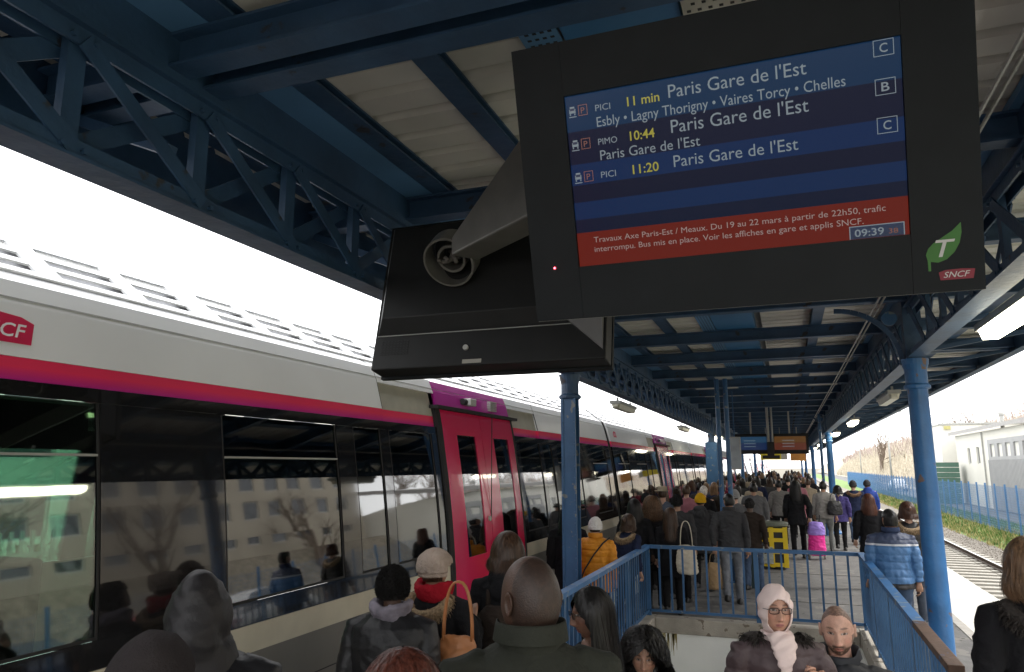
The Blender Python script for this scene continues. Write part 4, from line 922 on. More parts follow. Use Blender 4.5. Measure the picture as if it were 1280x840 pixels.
def head_geo(lod, skin, beard=None, brow=(.03, .02, .015), lips=None, stub=None, female=False, fat=0, hairline=.06):
    d, f = ico(lod); d = d.copy(); x, y, z = d[:, 0], d[:, 1], d[:, 2]
    px = x*.076; py = y*.098; pz = z*.120
    t = np.clip(-z, 0, 1); px = px*(1-.20*t**1.6+fat*.1*t)*(1+.06*fat); py = np.where(y > 0, py*(1-.10*t), py*(1-.35*t**2))
    px = px*(1+.04*np.clip(z, 0, 1)); py = py-.004
    fr = np.clip((y-.15)/.5, 0, 1)
    ax = np.abs(px)
    add = np.zeros(len(px))
    # forehead / face plane
    add += -.006*G(pz-.01, .05)*fr*(1-G(px, .02))
    nw = .0075+.009*np.clip((.02-pz)/.055, 0, 1); prof = np.interp(pz, [-.052, -.046, -.037, -.02, .018, .03], [0, .016, .027, .019, .006, 0])
    add += prof*G(px, nw)*fr; add += .007*G(ax-.013, .006)*G(pz+.038, .008)*fr
    add += -.011*G(ax-.031, .017)*G(pz-.012, .012)*fr+.006*G(ax-.031, .012)*G(pz-.011, .0075)*fr
    add += .0045*G(pz-.030, .007)*G(ax-.028, .025)*fr+.005*G(ax-.046, .018)*G(pz+.022, .018)*fr
    lw = .021 if female else .023
    add += (.0055*G(pz+.063, .0045)+.0065*G(pz+.074, .0055)-.003*G(pz+.0685, .0022)-.004*G(pz+.087, .006))*G(px, lw)**.7*fr
    add += .008*G(px, .022)*G(pz+.103, .013)*fr
    py = py+add
    P = np.c_[px, py, pz]; C = np.tile(np.array(skin), (len(px), 1)).astype(float)
    C *= (1+.10*vnoise(P*60)+.07*vnoise(P*25)+.10*vnoise(P*240)*(lod > 4))[:, None]; red = (G(ax-.045, .02)*G(pz+.025, .02)+.8*G(px, .012)*G(pz+.038, .012))*fr
    C *= 1+red[:, None]*np.array([.10, -.04, -.04])
    def paint(msk, c): C[:] = C*(1-msk[:, None])+np.array(c)*msk[:, None]
    front = (y > .2).astype(float)
    if lips is None: lips = tuple(np.array(skin)*np.array([.85, .55, .55]))
    paint(front*np.clip(1.6-((px/.023)**2+((pz+.0685)/.0105)**2)*1.2, 0, 1), lips); paint(front*G(pz+.0685, .0014)*(ax < .022), tuple(np.array(lips)*.25))
    if beard is not None:
        m = np.clip((-.052-pz)/.012, 0, 1)*(py > -.01)+front*G(pz+.053, .006)*(ax < .030); m = m*(1-np.clip(1.5-((px/.021)**2+((pz+.0685)/.009)**2), 0, 1))*np.clip(1.1+.9*vnoise(P*120), .5, 1)
        m = np.maximum(m, (ax > .060)*(pz < .0)*(py > -.012)*(pz > -.08)*.8*(py < .045)); paint(np.clip(m, 0, 1)*.9, beard)
    paint(front*np.clip(1.5-(((ax-.032)/.0185)**2+((pz-.033-.004*np.cos((ax-.03)*60))/.0042)**2), 0, 1)*(.8), brow)
    ey = ((ax-.0315)/.0138)**2+((pz-.011)/.0047)**2
    paint(front*(ey < 1.5), tuple(np.array(skin)*.3)); paint(front*(ey < 1), (.36, .32, .30)); paint(front*(((ax-.0315)**2+(pz-.0112)**2) < .0062**2)*(ey < 1.1), (.03, .018, .012))
    paint(front*G(ax-.0095, .0035)*G(pz+.0455, .0028), tuple(np.array(skin)*.2))
    if stub is not None:
        m = ((pz > hairline-np.clip(-py, -.05, .05)*1.6) | ((py < -.02) & (pz > -.055))).astype(float)*np.clip(.9+.3*vnoise(P*150), 0, 1); paint(m*.85, stub)
    # ears
    fl = [tuple(q) for q in f]; V = [P]; Cc = [C]; n0 = len(P)
    de, fe = ico(3 if lod > 4 else 2)
    for s in (-1, 1):
        e = de*[.0085, .019, .032]; rim = np.clip((np.hypot(de[:, 1], de[:, 2])-.45)/.4, 0, 1); e[:, 0] += s*.007*rim*(de[:, 0]*s > -.2); e[:, 0] -= s*.004*(1-rim)*(de[:, 0]*s > 0)
        e[:, 1] *= 1-.25*np.clip(-de[:, 2], 0, 1); e = e+[s*.077, -.012+0*e[:, 0].mean(), .000]; e[:, 1] -= (e[:, 0]*s-.077)*.9
        V.append(e); Cc.append(np.tile(np.array(skin)*.92, (len(e), 1))); fl += [tuple(i+n0 for i in q) for q in fe]; n0 += len(e)
    # neck
    nn = 20; rings = [(-.02, -.055, .054, .056), (-.018, -.09, .053, .056), (-.022, -.12, .054, .058), (-.028, -.16, .060, .062), (-.034, -.22, .085, .07)]
    V.append(np.array([(rx*math.cos(2*PI*j/nn)*(.95 if female else 1), cy+ry*math.sin(2*PI*j/nn), zz) for cy, zz, rx, ry in rings for j in range(nn)]))
    Cc.append(np.tile(np.array(skin)*.97, (nn*len(rings), 1)))
    fl += [(n0+i*nn+j, n0+i*nn+(j+1) % nn, n0+(i+1)*nn+(j+1) % nn, n0+(i+1)*nn+j) for i in range(len(rings)-1) for j in range(nn)]
    return np.vstack(V), fl, np.vstack(Cc)
def hand_geo(side, curl=.5, n=7):
    """relaxed hand in local frame: wrist at origin, fingers towards -Z, palm facing +X*(-side) (towards the body)"""
    m = MB(); m.tube([(0, 0, .02), (0, .0, -.02), (0, .004, -.05), (0, .004, -.092)], [(.020, .026), (.015, .034), (.0145, .041), (.012, .039)], 10)
    for k, (yy, L) in enumerate(((.030, .072), (.010, .080), (-.010, .075), (-.028, .060))):
        p = Vector((0, yy+.004, -.086)); d = Vector((0, (yy)*.5, -1)).normalized(); a = 0; pts = [p]
        for j, fr in enumerate((.42, .32, .26)):
            a += curl*(.35+.12*k+.4*j); dd = Vector((-side*math.sin(a), d.y*.4, -math.cos(a))); p = p+dd*L*fr; pts.append(p)
        m.tube(pts, [.0095, .009, .008, .0062], n)
    m.tube([(-side*.004, .026, -.028), (-side*.016, .048, -.052), (-side*.022, .056, -.078), (-side*.024, .056, -.098)], [.0125, .011, .0095, .0075], n)
    return m
def grid_ellipsoid(r, nu, nv, keep, c=(0, 0, 0), disp=None):
    """open shell: sphere grid with unwanted faces left out"""
    th = np.linspace(0, 2*PI, nu, endpoint=False); ph = np.linspace(-PI/2+.02, PI/2-.001, nv)
    T, H = np.meshgrid(th, ph); d = np.c_[(np.cos(T)*np.cos(H)).ravel(), (np.sin(T)*np.cos(H)).ravel(), np.sin(H).ravel()]
    P = d*np.array(r)+np.array(c)
    if disp is not None: P = P+d*disp(P)[:, None]
    f = []
    for i in range(nv-1):
        for j in range(nu):
            q = (i*nu+j, i*nu+(j+1) % nu, (i+1)*nu+(j+1) % nu, (i+1)*nu+j); cc = P[list(q)].mean(0)-np.array(c)
            if keep(cc): f.append(q)
    used = sorted({i for q in f for i in q}); mp = {a: b for b, a in enumerate(used)}
    return P[used], [tuple(mp[i] for i in q) for q in f]
def solid(name, V, F, m, th=.006, parent=None, loc=None, rot=None, sub=0):
    o = link(name, fin(_sheetmesh(name, np.asarray(V).tolist(), F, m), m, name), parent, loc, rot); s = o.modifiers.new('s', 'SOLIDIFY'); s.thickness = th; s.offset = 1
    if sub: o.modifiers.new('b', 'SUBSURF').levels = sub; o.modifiers['b'].render_levels = sub
    return o
def ribbons(name, P, w, m, parent=None, normal=None):
    """P [n,k,3] strand points -> flat tapered ribbons facing outwards"""
    n, k, _ = P.shape; T = np.gradient(P, axis=1); T /= np.linalg.norm(T, axis=2, keepdims=True)+1e-9
    O = P-P.mean((0, 1)) if normal is None else normal; Wd = np.cross(T, O); Wd /= np.linalg.norm(Wd, axis=2, keepdims=True)+1e-9
    tp = np.interp(np.linspace(0, 1, k), [0, .1, .7, 1], [.6, 1, .9, .15])[None, :, None]*w/2
    V = np.stack([P-Wd*tp, P+Wd*tp], 2).reshape(-1, 3)
    b = (np.arange(n)[:, None]*k+np.arange(k-1)[None])*2; F = np.stack([b, b+1, b+3, b+2], -1).reshape(-1, 4)
    me = bpy.data.meshes.new(name); me.from_pydata(V.tolist(), [], F.tolist()); me.materials.append(m); me.polygons.foreach_set('use_smooth', [True]*len(F)); me.update()
    o = link(name, me, parent); return o
def hairmat(name, c, rough=.38):
    key = 'hair_'+name
    if key in MATS: return MATS[key]
    m = bpy.data.materials.new(key); m.use_nodes = True; N = m.node_tree.nodes; L = m.node_tree.links; b = N['Principled BSDF']; b.inputs['Roughness'].default_value = rough; b.inputs['Specular IOR Level'].default_value = .35
    t = N.new('ShaderNodeTexCoord'); mp = N.new('ShaderNodeMapping'); mp.inputs['Scale'].default_value = (70, 70, 7); nz = N.new('ShaderNodeTexNoise'); nz.inputs['Scale'].default_value = 1; nz.inputs['Detail'].default_value = 5
    r = N.new('ShaderNodeValToRGB'); r.color_ramp.elements[0].position = .32; r.color_ramp.elements[1].position = .70; r.color_ramp.elements[0].color = tuple(q*.45 for q in c)+(1,); r.color_ramp.elements[1].color = tuple(min(1, q*1.55) for q in c)+(1,)
    L.new(t.outputs['Object'], mp.inputs[0]); L.new(mp.outputs[0], nz.inputs['Vector']); L.new(nz.outputs[0], r.inputs[0]); L.new(r.outputs[0], b.inputs['Base Color'])
    bp = N.new('ShaderNodeBump'); bp.inputs['Strength'].default_value = .6; bp.inputs['Distance'].default_value = .01; L.new(nz.outputs[0], bp.inputs['Height']); L.new(bp.outputs[0], b.inputs['Normal']); MATS[key] = m; return m
def hair(style, hm, parent, hl, near, seed=0, vol=1.0, length=.3):
    """hl: head matrix (Empty-free): all geometry built in head space then transformed by hl"""
    r = np.random.default_rng(seed); nu, nv = (56, 34) if near else (30, 18)
    def xf(o): o.data.transform(hl); return o
    if style in ('short', 'crop'):
        g = .006 if style == 'crop' else .014*vol
        keep = lambda c: (c[2] > .055 and c[1] < .09) or (c[1] < -.022 and c[2] > -.062) or (c[2] > .03 and c[1] < .045)
        V, F = grid_ellipsoid((.077+g, .099+g, .121+g), nu, nv, keep, (0, -.005, 0), lambda P: .004*vnoise(P*55+seed)+.004*vnoise(P*20))
        return xf(solid('hair', V, F, hm, -.010, parent))
    if style == 'afro':
        d, f = ico(5 if near else 4); P = d*[.104*vol, .116*vol, .128*vol]; P[:, 1] -= .02; P[:, 2] += .012
        fr = (d[:, 1] > .25) & (d[:, 2] < .45); P[fr, 1] = np.minimum(P[fr, 1], .03); low = d[:, 2] < -.45; P[low, 2] = np.maximum(P[low, 2], -.062+.0*P[low, 2])
        n = d; P += n*(.006*vnoise(P*70)+.006*vnoise(P*160)+.004*vnoise(P*30))[:, None]
        if near == 2:
            nn = 9000; d2 = r.normal(0, 1, (nn, 3)); d2 /= np.linalg.norm(d2, axis=1, keepdims=True); d2 = d2[~((d2[:, 1] > .2) & (d2[:, 2] < .5)) & (d2[:, 2] > -.5)]; nn = len(d2)
            b0 = d2*[.102*vol, .114*vol, .126*vol]+[0, -.02, .012]; ss = np.linspace(0, 1, 5)[None, :, None]
            Q = b0[:, None]+d2[:, None]*ss*.014+r.normal(0, .0035, (nn, 5, 3)); xf(tag(ribbons('hair_strands', Q, .003, hm, parent, np.broadcast_to(r.normal(0, 1, (nn, 1, 3)), Q.shape)), kind='stuff'))
        return xf(link('hair', fin(_sheetmesh('hair', P.tolist(), f, hm), hm, 'hair'), parent))
    L = length
    # long styles: shell + falling mass + strands
    rings = []
    base = MB(); g = .016*vol
    base.ball((0, -.012, .012), (.078+g, .096+g, .118+g), 24, 16)
    wid = .088+g; steps = 6
    rr = [(0, -.030, .03, wid, .075), (0, -.045, -.05, wid*1.02, .062)]
    for k in range(1, steps+1): q = k/steps; rr.append((0, -.050-.012*q, -.05-(L-.05)*q, wid*(1.05-.25*q*(1 if L > .25 else .1)), .055-.022*q))
    base.loft(rr[::-1], 20)
    if style == 'curly': base = MB().ball((0, -.02, .005), (.090*vol, .098*vol, .122*vol), 20, 14).ball((.05, -.03, -.08), (.055, .06, .08)).ball((-.05, -.03, -.08), (.055, .06, .08))
    me = remesh(base, .010 if near else .016, 3)
    co, n = get_co(me); fr = (co[:, 1] > .02) & (co[:, 2] < .070); co[fr, 1] = .02+.1*(co[fr, 1]-.02)
    if style == 'curly': co += n*(.016*vnoise(co*38+seed)+.008*vnoise(co*90))[:, None]
    else: co += n*(.004*vnoise(co*[60, 60, 8]+seed)+.005*vnoise(co*[22, 22, 7]+seed))[:, None]
    me.vertices.foreach_set('co', co.ravel()); me.update()
    o = xf(link('hair', fin(me, hm, 'hair'), parent))
    if style == 'bun': b = MB().ball((0, -.115, .045), (.045, .04, .045), 14, 10); xf(b.obj('hair_bun', hm, parent, True))
    if near:
        N_ = 2600 if near == 1 else 4200; k = 12 if style != 'curly' else 26
        az = r.uniform(0, 2*PI, N_); back = np.abs(((az-PI/2+PI) % (2*PI))-PI)   # 0 at the face side
        th0 = r.uniform(.02, .9, N_); lift = r.uniform(.0, .012 if style != 'curly' else .035, N_)+g+(.004 if style != 'curly' else .010); lens = L*r.uniform(.78, 1.06, N_)
        P = np.zeros((N_, k, 3)); s = np.linspace(0, 1, k)[None]
        azl = az.copy(); fm = back < 1.05; azl = np.where(fm, PI/2+np.sign(((az-PI/2+PI) % (2*PI))-PI+1e-6)*(1.42+r.uniform(0, .3, N_)), az)
        A = az[:, None]+(azl-az)[:, None]*np.clip(s*2.6, 0, 1)
        TH = np.minimum(th0[:, None]+s*(3.2 if L > .15 else 2.2), 1.72); arc = (TH-th0[:, None])*.105; tot = (1.72-th0[:, None])*.105
        rx, ry, rz = .078, .098, .120
        P[:, :, 0] = np.sin(TH)*np.cos(A)*(rx+lift[:, None]); P[:, :, 1] = -.008+np.sin(TH)*np.sin(A)*(ry+lift[:, None]); P[:, :, 2] = np.cos(TH)*(rz+lift[:, None])
        sdrop = np.clip((s-(1.72-th0[:, None])/(3.2 if L > .15 else 2.2))/(1-(1.72-th0[:, None])/(3.2 if L > .15 else 2.2)), 0, 1)
        P[:, :, 2] -= sdrop*(lens[:, None]-.02); P[:, :, 1] -= sdrop*.03
        P[:, :, 1] = np.where(sdrop > 0, np.minimum(P[:, :, 1], .018), P[:, :, 1]); P[:, :, 0] *= 1+.22*np.sin(np.clip(sdrop, 0, 1)*2.4)*(1 if L < .3 else .6)
        if style == 'curly':
            ph = r.uniform(0, 6.28, (N_, 1)); P[:, :, 0] += .024*np.sin(s*19+ph); P[:, :, 1] += .024*np.cos(s*19+ph); P[:, :, 2] += .01*np.sin(s*20+ph*2)
        else: P += (r.normal(0, .004, (N_, 1, 3))*s[..., None]*2); P[:, :, 0] += .004*np.sin(s*9+az[:, None]*3)*s
        C_ = P.copy(); C_[:, :, 2] *= .3
        q = ribbons('hair_strands', P, .0034 if style != 'curly' else .004, hm, parent, C_); tag(q, kind='stuff'); xf(q)
    return o
def hat(style, hm, parent, hl, seed=0, near=False):
    def xf(o): o.data.transform(hl); return o
    nu, nv = (64, 40) if near else (32, 22)
    if style in ('beanie', 'beret'):
        big = 1.10 if style == 'beret' else 1.0
        def dsp(P):
            a = np.arctan2(P[:, 1], P[:, 0]); return (.0035*np.sin(a*22)+.004*vnoise(P*30+seed))*(1.0)+(.012*G(P[:, 2]-.07, .04) if style == 'beret' else 0)
        V, F = grid_ellipsoid((.092*big, .112*big, .128), nu, nv, lambda c: c[2] > (.035 if c[1] > 0 else -.015), (0, -.01, .008), dsp)
        o = xf(solid('hat', V, F, hm, .006, parent))
        V, F = grid_ellipsoid((.096, .116, .13), nu, nv, lambda c: (.03 if c[1] > 0 else -.035) < c[2] < (.062 if c[1] > 0 else .012), (0, -.01, .004), lambda P: .003*np.sin(np.arctan2(P[:, 1], P[:, 0])*40))
        xf(solid('hat_band', V, F, hm, .005, parent)); return o
    if style == 'brim':
        return xf(MB().loft([(0, -.01, z, rx, rx*1.15) for z, rx in ((.058, .155), (.064, .150), (.062, .094), (.10, .092), (.14, .086), (.15, .060), (.152, .01))], 32).obj('hat', hm, parent, True))
HANDS = {s: hand_geo(s) for s in (-1, 1)}
def person(x, y, z=0, rz=0, h=1.70, label='', skin=(.50, .30, .21), coat=None, ckind='jacket', hem=.80, trousers=None, shoes=None, walk=0, arms=('down', 'down'), near=0, bulk=1.0,
           hairs=('short', (.02, .015, .012)), hatc=None, head=(0, 0, 0), face=None, hood=None, collar=None, seed=0, scarf=None, fur=None, group='passengers walking along the platform', lean=0, vol=1., hlen=.3, beard=None, female=False, facelod=None, sink=0, fat=0):
    k = h/1.70; t = thing('person', label, 'person', (x, y, z), rz, group); t.scale = (k, k, k); r = random.Random(seed)
    vox = {0: .024, 1: .014, 2: .010}[near]
    hipz = .92; ly = Vector((0, lean, 0))
    st = walk; B = bulk
    feet = []
    for s in (-1, 1):
        fy = st*s*.5; bend = -st*s
        hip = Vector((s*.09, 0, hipz)); ank = Vector((s*.10, fy*.62, .09+(.07 if fy < -.02 and st else 0))); kn = Vector((s*.10, fy*.36+.05*(1 if st else .4), .50)); feet.append((s, hip, kn, ank, fy))
    shz = 1.372; nk = Vector((0, lean*.5, 0))
    armpts = []
    for s, a in zip((-1, 1), arms):
        sh = Vector((s*.185*(.5+.5*B), lean*.5, shz)); sw = st*s*.35
        P_ = {'down': ((s*.245, -sw*.25-.02, 1.12), (s*.255, -sw*.6+.04, .865)), 'pocket': ((s*.29, -.06, 1.14), (s*.20, .10, .95)), 'front': ((s*.25, .03, 1.13), (s*.10, .24, 1.16)),
              'phone': ((s*.24, .05, 1.12), (s*.10, .26, 1.24)), 'strap': ((s*.28, .03, 1.12), (s*.16, .215, 1.265)), 'carry': ((s*.25, .0, 1.12), (s*.28, .03, .84)), 'back': ((s*.28, -.10, 1.14), (s*.26, -.12, .88)), 'cross': ((s*.25, .06, 1.12), (-s*.02, .235, 1.10))}[a]
        el = Vector(P_[0])+nk*.3; wr = Vector(P_[1])+nk*.3; armpts.append((s, sh, el, wr, a))
    # ---- body: one continuous surface with head and hands
    mb = MB(); mb.loft([(0, 0, .84, .13*B, .09*B), (0, 0, .95, .145*B, .10*B), (0, lean*.2, 1.10, .125*B, .09*B), (0, lean*.4, 1.28, .15*B, .10*B), (0, lean*.5, 1.38, .15*B, .085), (0, lean*.5, 1.43, .06, .055), (0, lean*.55, 1.47, .05, .05)], 14)
    for (s, hip, kn, ank, fy) in feet: mb.tube([hip, kn, ank, ank+Vector((0, .06, -.05)), ank+Vector((0, .13, -.06))], [.078, .052, .036, .034, .02], 10)
    for (s, sh, el, wr, a) in armpts: mb.tube([sh-Vector((s*.05, 0, 0)), sh, (sh+el)/2, el, wr], [.05, .05, .044, .036, .026], 10)
    me = remesh(mb, max(vox, .018), 3); co, _ = get_co(me); V = [co]; F = [tuple(p.vertices) for p in me.polygons]; C = [np.tile(np.array(skin), (len(co), 1))]; n0 = len(co); bpy.data.meshes.remove(me)
    hc = Vector((0, lean*.62, 1.58-sink)); yaw, pit, rol = head
    hl = Matrix.Translation(hc) @ Matrix.Rotation(yaw, 4, 'Z') @ Matrix.Rotation(pit, 4, 'X') @ Matrix.Rotation(rol, 4, 'Y')
    hv, hf, hcx = head_geo(facelod or (5 if near else 3), skin, beard=beard, stub=(hairs[1] if hairs and hairs[0] in ('short', 'crop', 'bald', 'receding') else None), female=female, fat=fat, hairline={'bald': 9, 'receding': .012}.get(hairs[0] if hairs else '', .02), **(face or {}))
    A = np.array(hl); hv = hv @ A[:3, :3].T+A[:3, 3]; V.append(hv); C.append(hcx); F += [tuple(i+n0 for i in q) for q in hf]; n0 += len(hv)
    for (s, sh, el, wr, a) in armpts:
        d = (wr-el).normalized(); q = Vector((0, 0, -1)).rotation_difference(d).to_matrix(); H_ = HANDS[s] if a not in ('cross', 'strap', 'phone', 'front') else hand_geo(s, 1.15)
        if a in ('cross', 'strap'): q = q @ Matrix.Rotation(s*1.2, 3, 'Z')
        hv = np.array([(q @ Vector(p)+wr+d*.012)[:] for p in H_.v]); V.append(hv); C.append(np.tile(np.array(skin)*1.0, (len(hv), 1))); F += [tuple(i+n0 for i in q_) for q_ in H_.f]; n0 += len(hv)
    V = np.vstack(V); C = np.vstack(C); me = bpy.data.meshes.new('body'); me.from_pydata(V.tolist(), [], F)
    at = me.color_attributes.new('tone', 'FLOAT_COLOR', 'POINT'); at.data.foreach_set('color', np.c_[C, np.ones(len(C))].ravel()); fin(me, SKINM, 'body'); link('body', me, t)
    # ---- trousers and shoes
    if trousers is not None:
        mb = MB(); mb.loft([(0, 0, .80, .15*B, .11*B), (0, 0, .93, .165*B, .12*B), (0, 0, 1.04, .145*B, .10*B)], 14)
        for (s, hip, kn, ank, fy) in feet: mb.tube([hip+Vector((0, 0, -.02)), (hip+kn)/2, kn, (kn+ank)/2+Vector((0, -.01, 0)), ank+Vector((0, 0, -.03))], [.098*B, .084*B, .066, .062, .058], 12)
        me = remesh(mb, max(vox, .016), 3); displace(me, lambda c: wrinkles(c, .008, seed+3)); link('trousers', fin(me, trousers, 'trousers'), t)
    sm_ = shoes or mat('shoe_black', (.02, .02, .02), .5)
    for (s, hip, kn, ank, fy) in feet:
        m = MB(); zz = ank.z-.09; m.loft([(ank.x, ank.y+.045, zz+.0, .046, .135), (ank.x, ank.y+.045, zz+.025, .050, .142), (ank.x, ank.y+.04, zz+.05, .045, .125), (ank.x, ank.y+.01, zz+.075, .038, .075), (ank.x, ank.y, zz+.10, .040, .05)], 14); m.obj('shoe', sm_, t, True)
    # ---- coat
    mb = MB(); fl = .02 if ckind == 'coat' else 0
    ty = lambda zz: lean*.5*min(1, max(0, (zz-.95)/.45))
    rg = [(hem, .185+fl*2, .145+fl), (min(hem+.12, 1.0), .185+fl, .145), (1.06, .170, .130), (1.18, .178, .135), (1.30, .195, .135), (1.37, .188, .116), (1.412, .135, .095), (1.448, .080, .076)]
    mb.loft([(0, ty(zz), zz, rx*B, ry*B) for zz, rx, ry in rg], 20)
    for (s, sh, el, wr, a) in armpts:
        e2 = el+(wr-el)*.92; q = .068 if ckind in ('puffer', 'coat', 'big') else .060
        mb.tube([sh-Vector((s*.06, 0, .0)), sh+Vector((s*.005, 0, -.012)), (sh+el)/2, el, (el+e2)/2, e2], [q*.9, q*.98, q*1.02*(.6+.4*B), q*.95*(.6+.4*B), q*.86, q*.72], 14)
    if hood == 'down': mb.ball((0, lean*.5-.085, 1.435), (.125, .075, .075)).ball((0, lean*.5-.13, 1.36), (.095, .045, .08))
    me = remesh(mb, vox, 4)
    amp = {'puffer': .004, 'big': .0045}.get(ckind, .0085)
    displace(me, lambda c: wrinkles(c, amp, seed)+(puff(c) if ckind == 'puffer' else 0))
    link('coat', fin(me, coat, 'coat'), t)
    if collar:
        m = MB(); cc = collar if collar is not True else coat; n = 28; v = []
        for rr, zz, fy in ((.082, 1.42, 0), (.088, 1.47, -.004), (.092, 1.515, -.008), (.098, 1.50, -.01), (.104, 1.455, -.006)):
            v += [(rr*math.cos(2*PI*j/n)*1.02, lean*.55+fy-.012+rr*.95*math.sin(2*PI*j/n), zz-(.035 if 0.6 < math.sin(2*PI*j/n) else 0)) for j in range(n)]
        f = [(i*n+j, i*n+(j+1) % n, (i+1)*n+(j+1) % n, (i+1)*n+j) for i in range(4) for j in range(n)]; m.add(v, f); o = m.obj('collar', cc, t, True)
        mm_ = o.modifiers.new('s', 'SUBSURF'); mm_.levels = mm_.render_levels = 1
    if scarf is not None:
        m = MB()
        for j in range(3):
            pts = [(.098*math.cos(a)*(1+.06*j), lean*.58-.01+.098*math.sin(a)*(1+.05*j), 1.425+j*.030+.012*math.sin(a*2+j)) for a in np.linspace(0, 2*PI, 25)]; m.tube(pts, .026, 8, cap=False)
        me = remesh(m, max(vox, .012), 2); displace(me, lambda c: wrinkles(c*2, .008, seed)); link('scarf', fin(me, scarf, 'scarf'), t)
    if fur is not None:
        R0 = .125; m = MB(); a = np.linspace(0, 2*PI, 33); cz = 1.40
        drop = lambda a_: (-.035*(1-math.sin(a_))*.5 if True else 0)
        pts = [(R0*1.15*math.cos(q), lean*.5-.035+R0*math.sin(q)*.95, cz+.02*math.cos(q)**2+(.045*math.sin(q) if fur[1] == 'front' else -.02+.0*q)) for q in a]
        if fur[1] == 'back': pts = [(.145*math.cos(q), lean*.5-.05-.12*max(0, -math.sin(q))+.07*max(0, math.sin(q)), cz+.01-.085*max(0, -math.sin(q))) for q in a]
        pt2 = pts if fur[1] == 'back' else pts[12:]+pts[1:5]
        base = MB().tube(pt2, .034, 10, cap=False); base.obj('fur_base', fur[0], t, True)
        nf = 3500 if near else 900; rg_ = np.random.default_rng(seed+5); idx = rg_.integers(0, 32, nf) if fur[1] == 'back' else (rg_.integers(12, 36, nf) % 32); pp = np.array(pts)[idx]+(np.array(pts)[(idx+1) % 33]-np.array(pts)[idx])*rg_.random((nf, 1))
        dd = rg_.normal(0, 1, (nf, 3)); dd /= np.linalg.norm(dd, axis=1, keepdims=True); dd[:, 2] = dd[:, 2]*.8-.1; ss = np.linspace(0, 1, 4)[None, :, None]; Lf = rg_.uniform(.025, .048, (nf, 1, 1))
        P = pp[:, None]+dd[:, None]*(.025+ss*Lf)+np.array([0, 0, -.02])*ss**2+rg_.normal(0, .004, (nf, 4, 3)); q = ribbons('fur_trim', P, .0045 if near else .010, fur[0], t, np.broadcast_to(rg_.normal(0, 1, (nf, 1, 3)), P.shape)); tag(q, kind='stuff')
    if hood == 'up':
        def hd(P): return .008*vnoise(P*14+seed)+.004*vnoise(P*35)
        m = MB(); m.ball((0, -.012, .022), (.108, .132, .142), 22, 16).loft([(0, -.045, -.19, .175, .13), (0, -.04, -.12, .148, .13), (0, -.022, -.04, .118, .130)], 22)
        if ckind == 'big': m.ball((0, -.035, .075), (.075, .09, .11)).ball((0, -.10, -.03), (.09, .07, .10))
        me = remesh(m, vox, 5); me.transform(hl); displace(me, lambda c: wrinkles(c, .0045, seed+9))
        link('hood', fin(me, coat if not isinstance(hatc, tuple) else hatc[1], 'hood'), t)
    if hairs and hairs[0] not in ('bald', 'receding') and hood != 'up':
        hair(hairs[0], hairmat(str(hairs[1])+('a' if hairs[0] == 'afro' else ''), hairs[1], .85 if hairs[0] == 'afro' else .38), t, hl, near, seed, vol, hlen)
    if hatc is not None and hood != 'up': hat(hatc[0], hatc[1], t, hl, seed, near)
    t['_hl'] = 0; del t['_hl']
    return t, hl, armpts
LT, MD, DK, BN = (.52, .31, .23), (.34, .19, .125), (.075, .040, .027), (.17, .095, .06)
C_ = clothmat
BLACKC = C_('black', (.012, .012, .014)); LEATH = C_('leather', (.012, .012, .014), .45, .12, 60, .1); CHAR = C_('charcoal', (.045, .045, .048)); NAVY = C_('navy', (.018, .024, .055))
OLIVE = C_('olive', (.028, .030, .024), .75, .25, 60); GREYC = C_('grey', (.11, .11, .115)); LGREY = C_('light_grey', (.26, .25, .24)); PURC = C_('purple', (.055, .045, .15)); JEAN = C_('jeans', (.06, .09, .15), .8, .4, 120)
GJEAN = C_('grey_jeans', (.17, .18, .20), .8, .4, 120); BTR = C_('black_trousers', (.012, .012, .013), .8); MAUVE = C_('mauve', (.075, .050, .054), .55, .25, 40, .1); ORNG = C_('orange', (.62, .24, .012), .6, .2, 40, .1)
DKBR = C_('dark_brown', (.03, .022, .018)); HOODG = C_('hood_grey', (.030, .026, .027), .9, .35, 160); HOODB = C_('hood_black', (.013, .012, .014), .55, .12, 90, .1)
BLACKH = (.010, .009, .009); BROWNH = (.055, .030, .018); REDH = (.075, .022, .014); BLONDH = (.17, .10, .055); DBRH = (.03, .018, .012)
FURT = mat('fur_tan', (.28, .20, .12), .9, var=.5, scale=60); FURB = mat('fur_dark', (.022, .017, .014), .8, var=.5, scale=60)
def fgp(*a, **k): k.setdefault('group', 'people close to the camera'); return person(*a, **k)
# -- in front of the camera
fgp(-1.93, 2.08, h=1.77, rz=.45, near=2, label='person in a shiny black jacket with a peaked dark hood pulled up', skin=DK, coat=LEATH, ckind='big', hem=.7, trousers=BTR, hood='up', hatc=('x', HOODB), hairs=('crop', BLACKH), seed=1, sink=.06, bulk=1.25, head=(.1, .05, 0))
fgp(-1.53, 1.50, h=1.67, rz=.35, near=2, label='person with a smooth grey sweatshirt hood up, lowest at bottom left', skin=DK, coat=HOODG, ckind='jacket', hem=.7, trousers=BTR, hood='up', hatc=('y', HOODG), hairs=('crop', BLACKH), seed=2, bulk=.95, head=(0, -.02, 0))
fgp(-2.10, 3.68, h=1.56, rz=.25, near=2, label='person with short afro hair in a wide black leather jacket, seen from behind', skin=DK, coat=LEATH, ckind='big', hem=.72, trousers=BTR, hairs=('afro', BLACKH), seed=3, bulk=1.28, vol=.92, scarf=C_('patterned_scarf', (.22, .20, .24), .8, .4, 20, .6), lean=.10, head=(.25, -.1, 0))
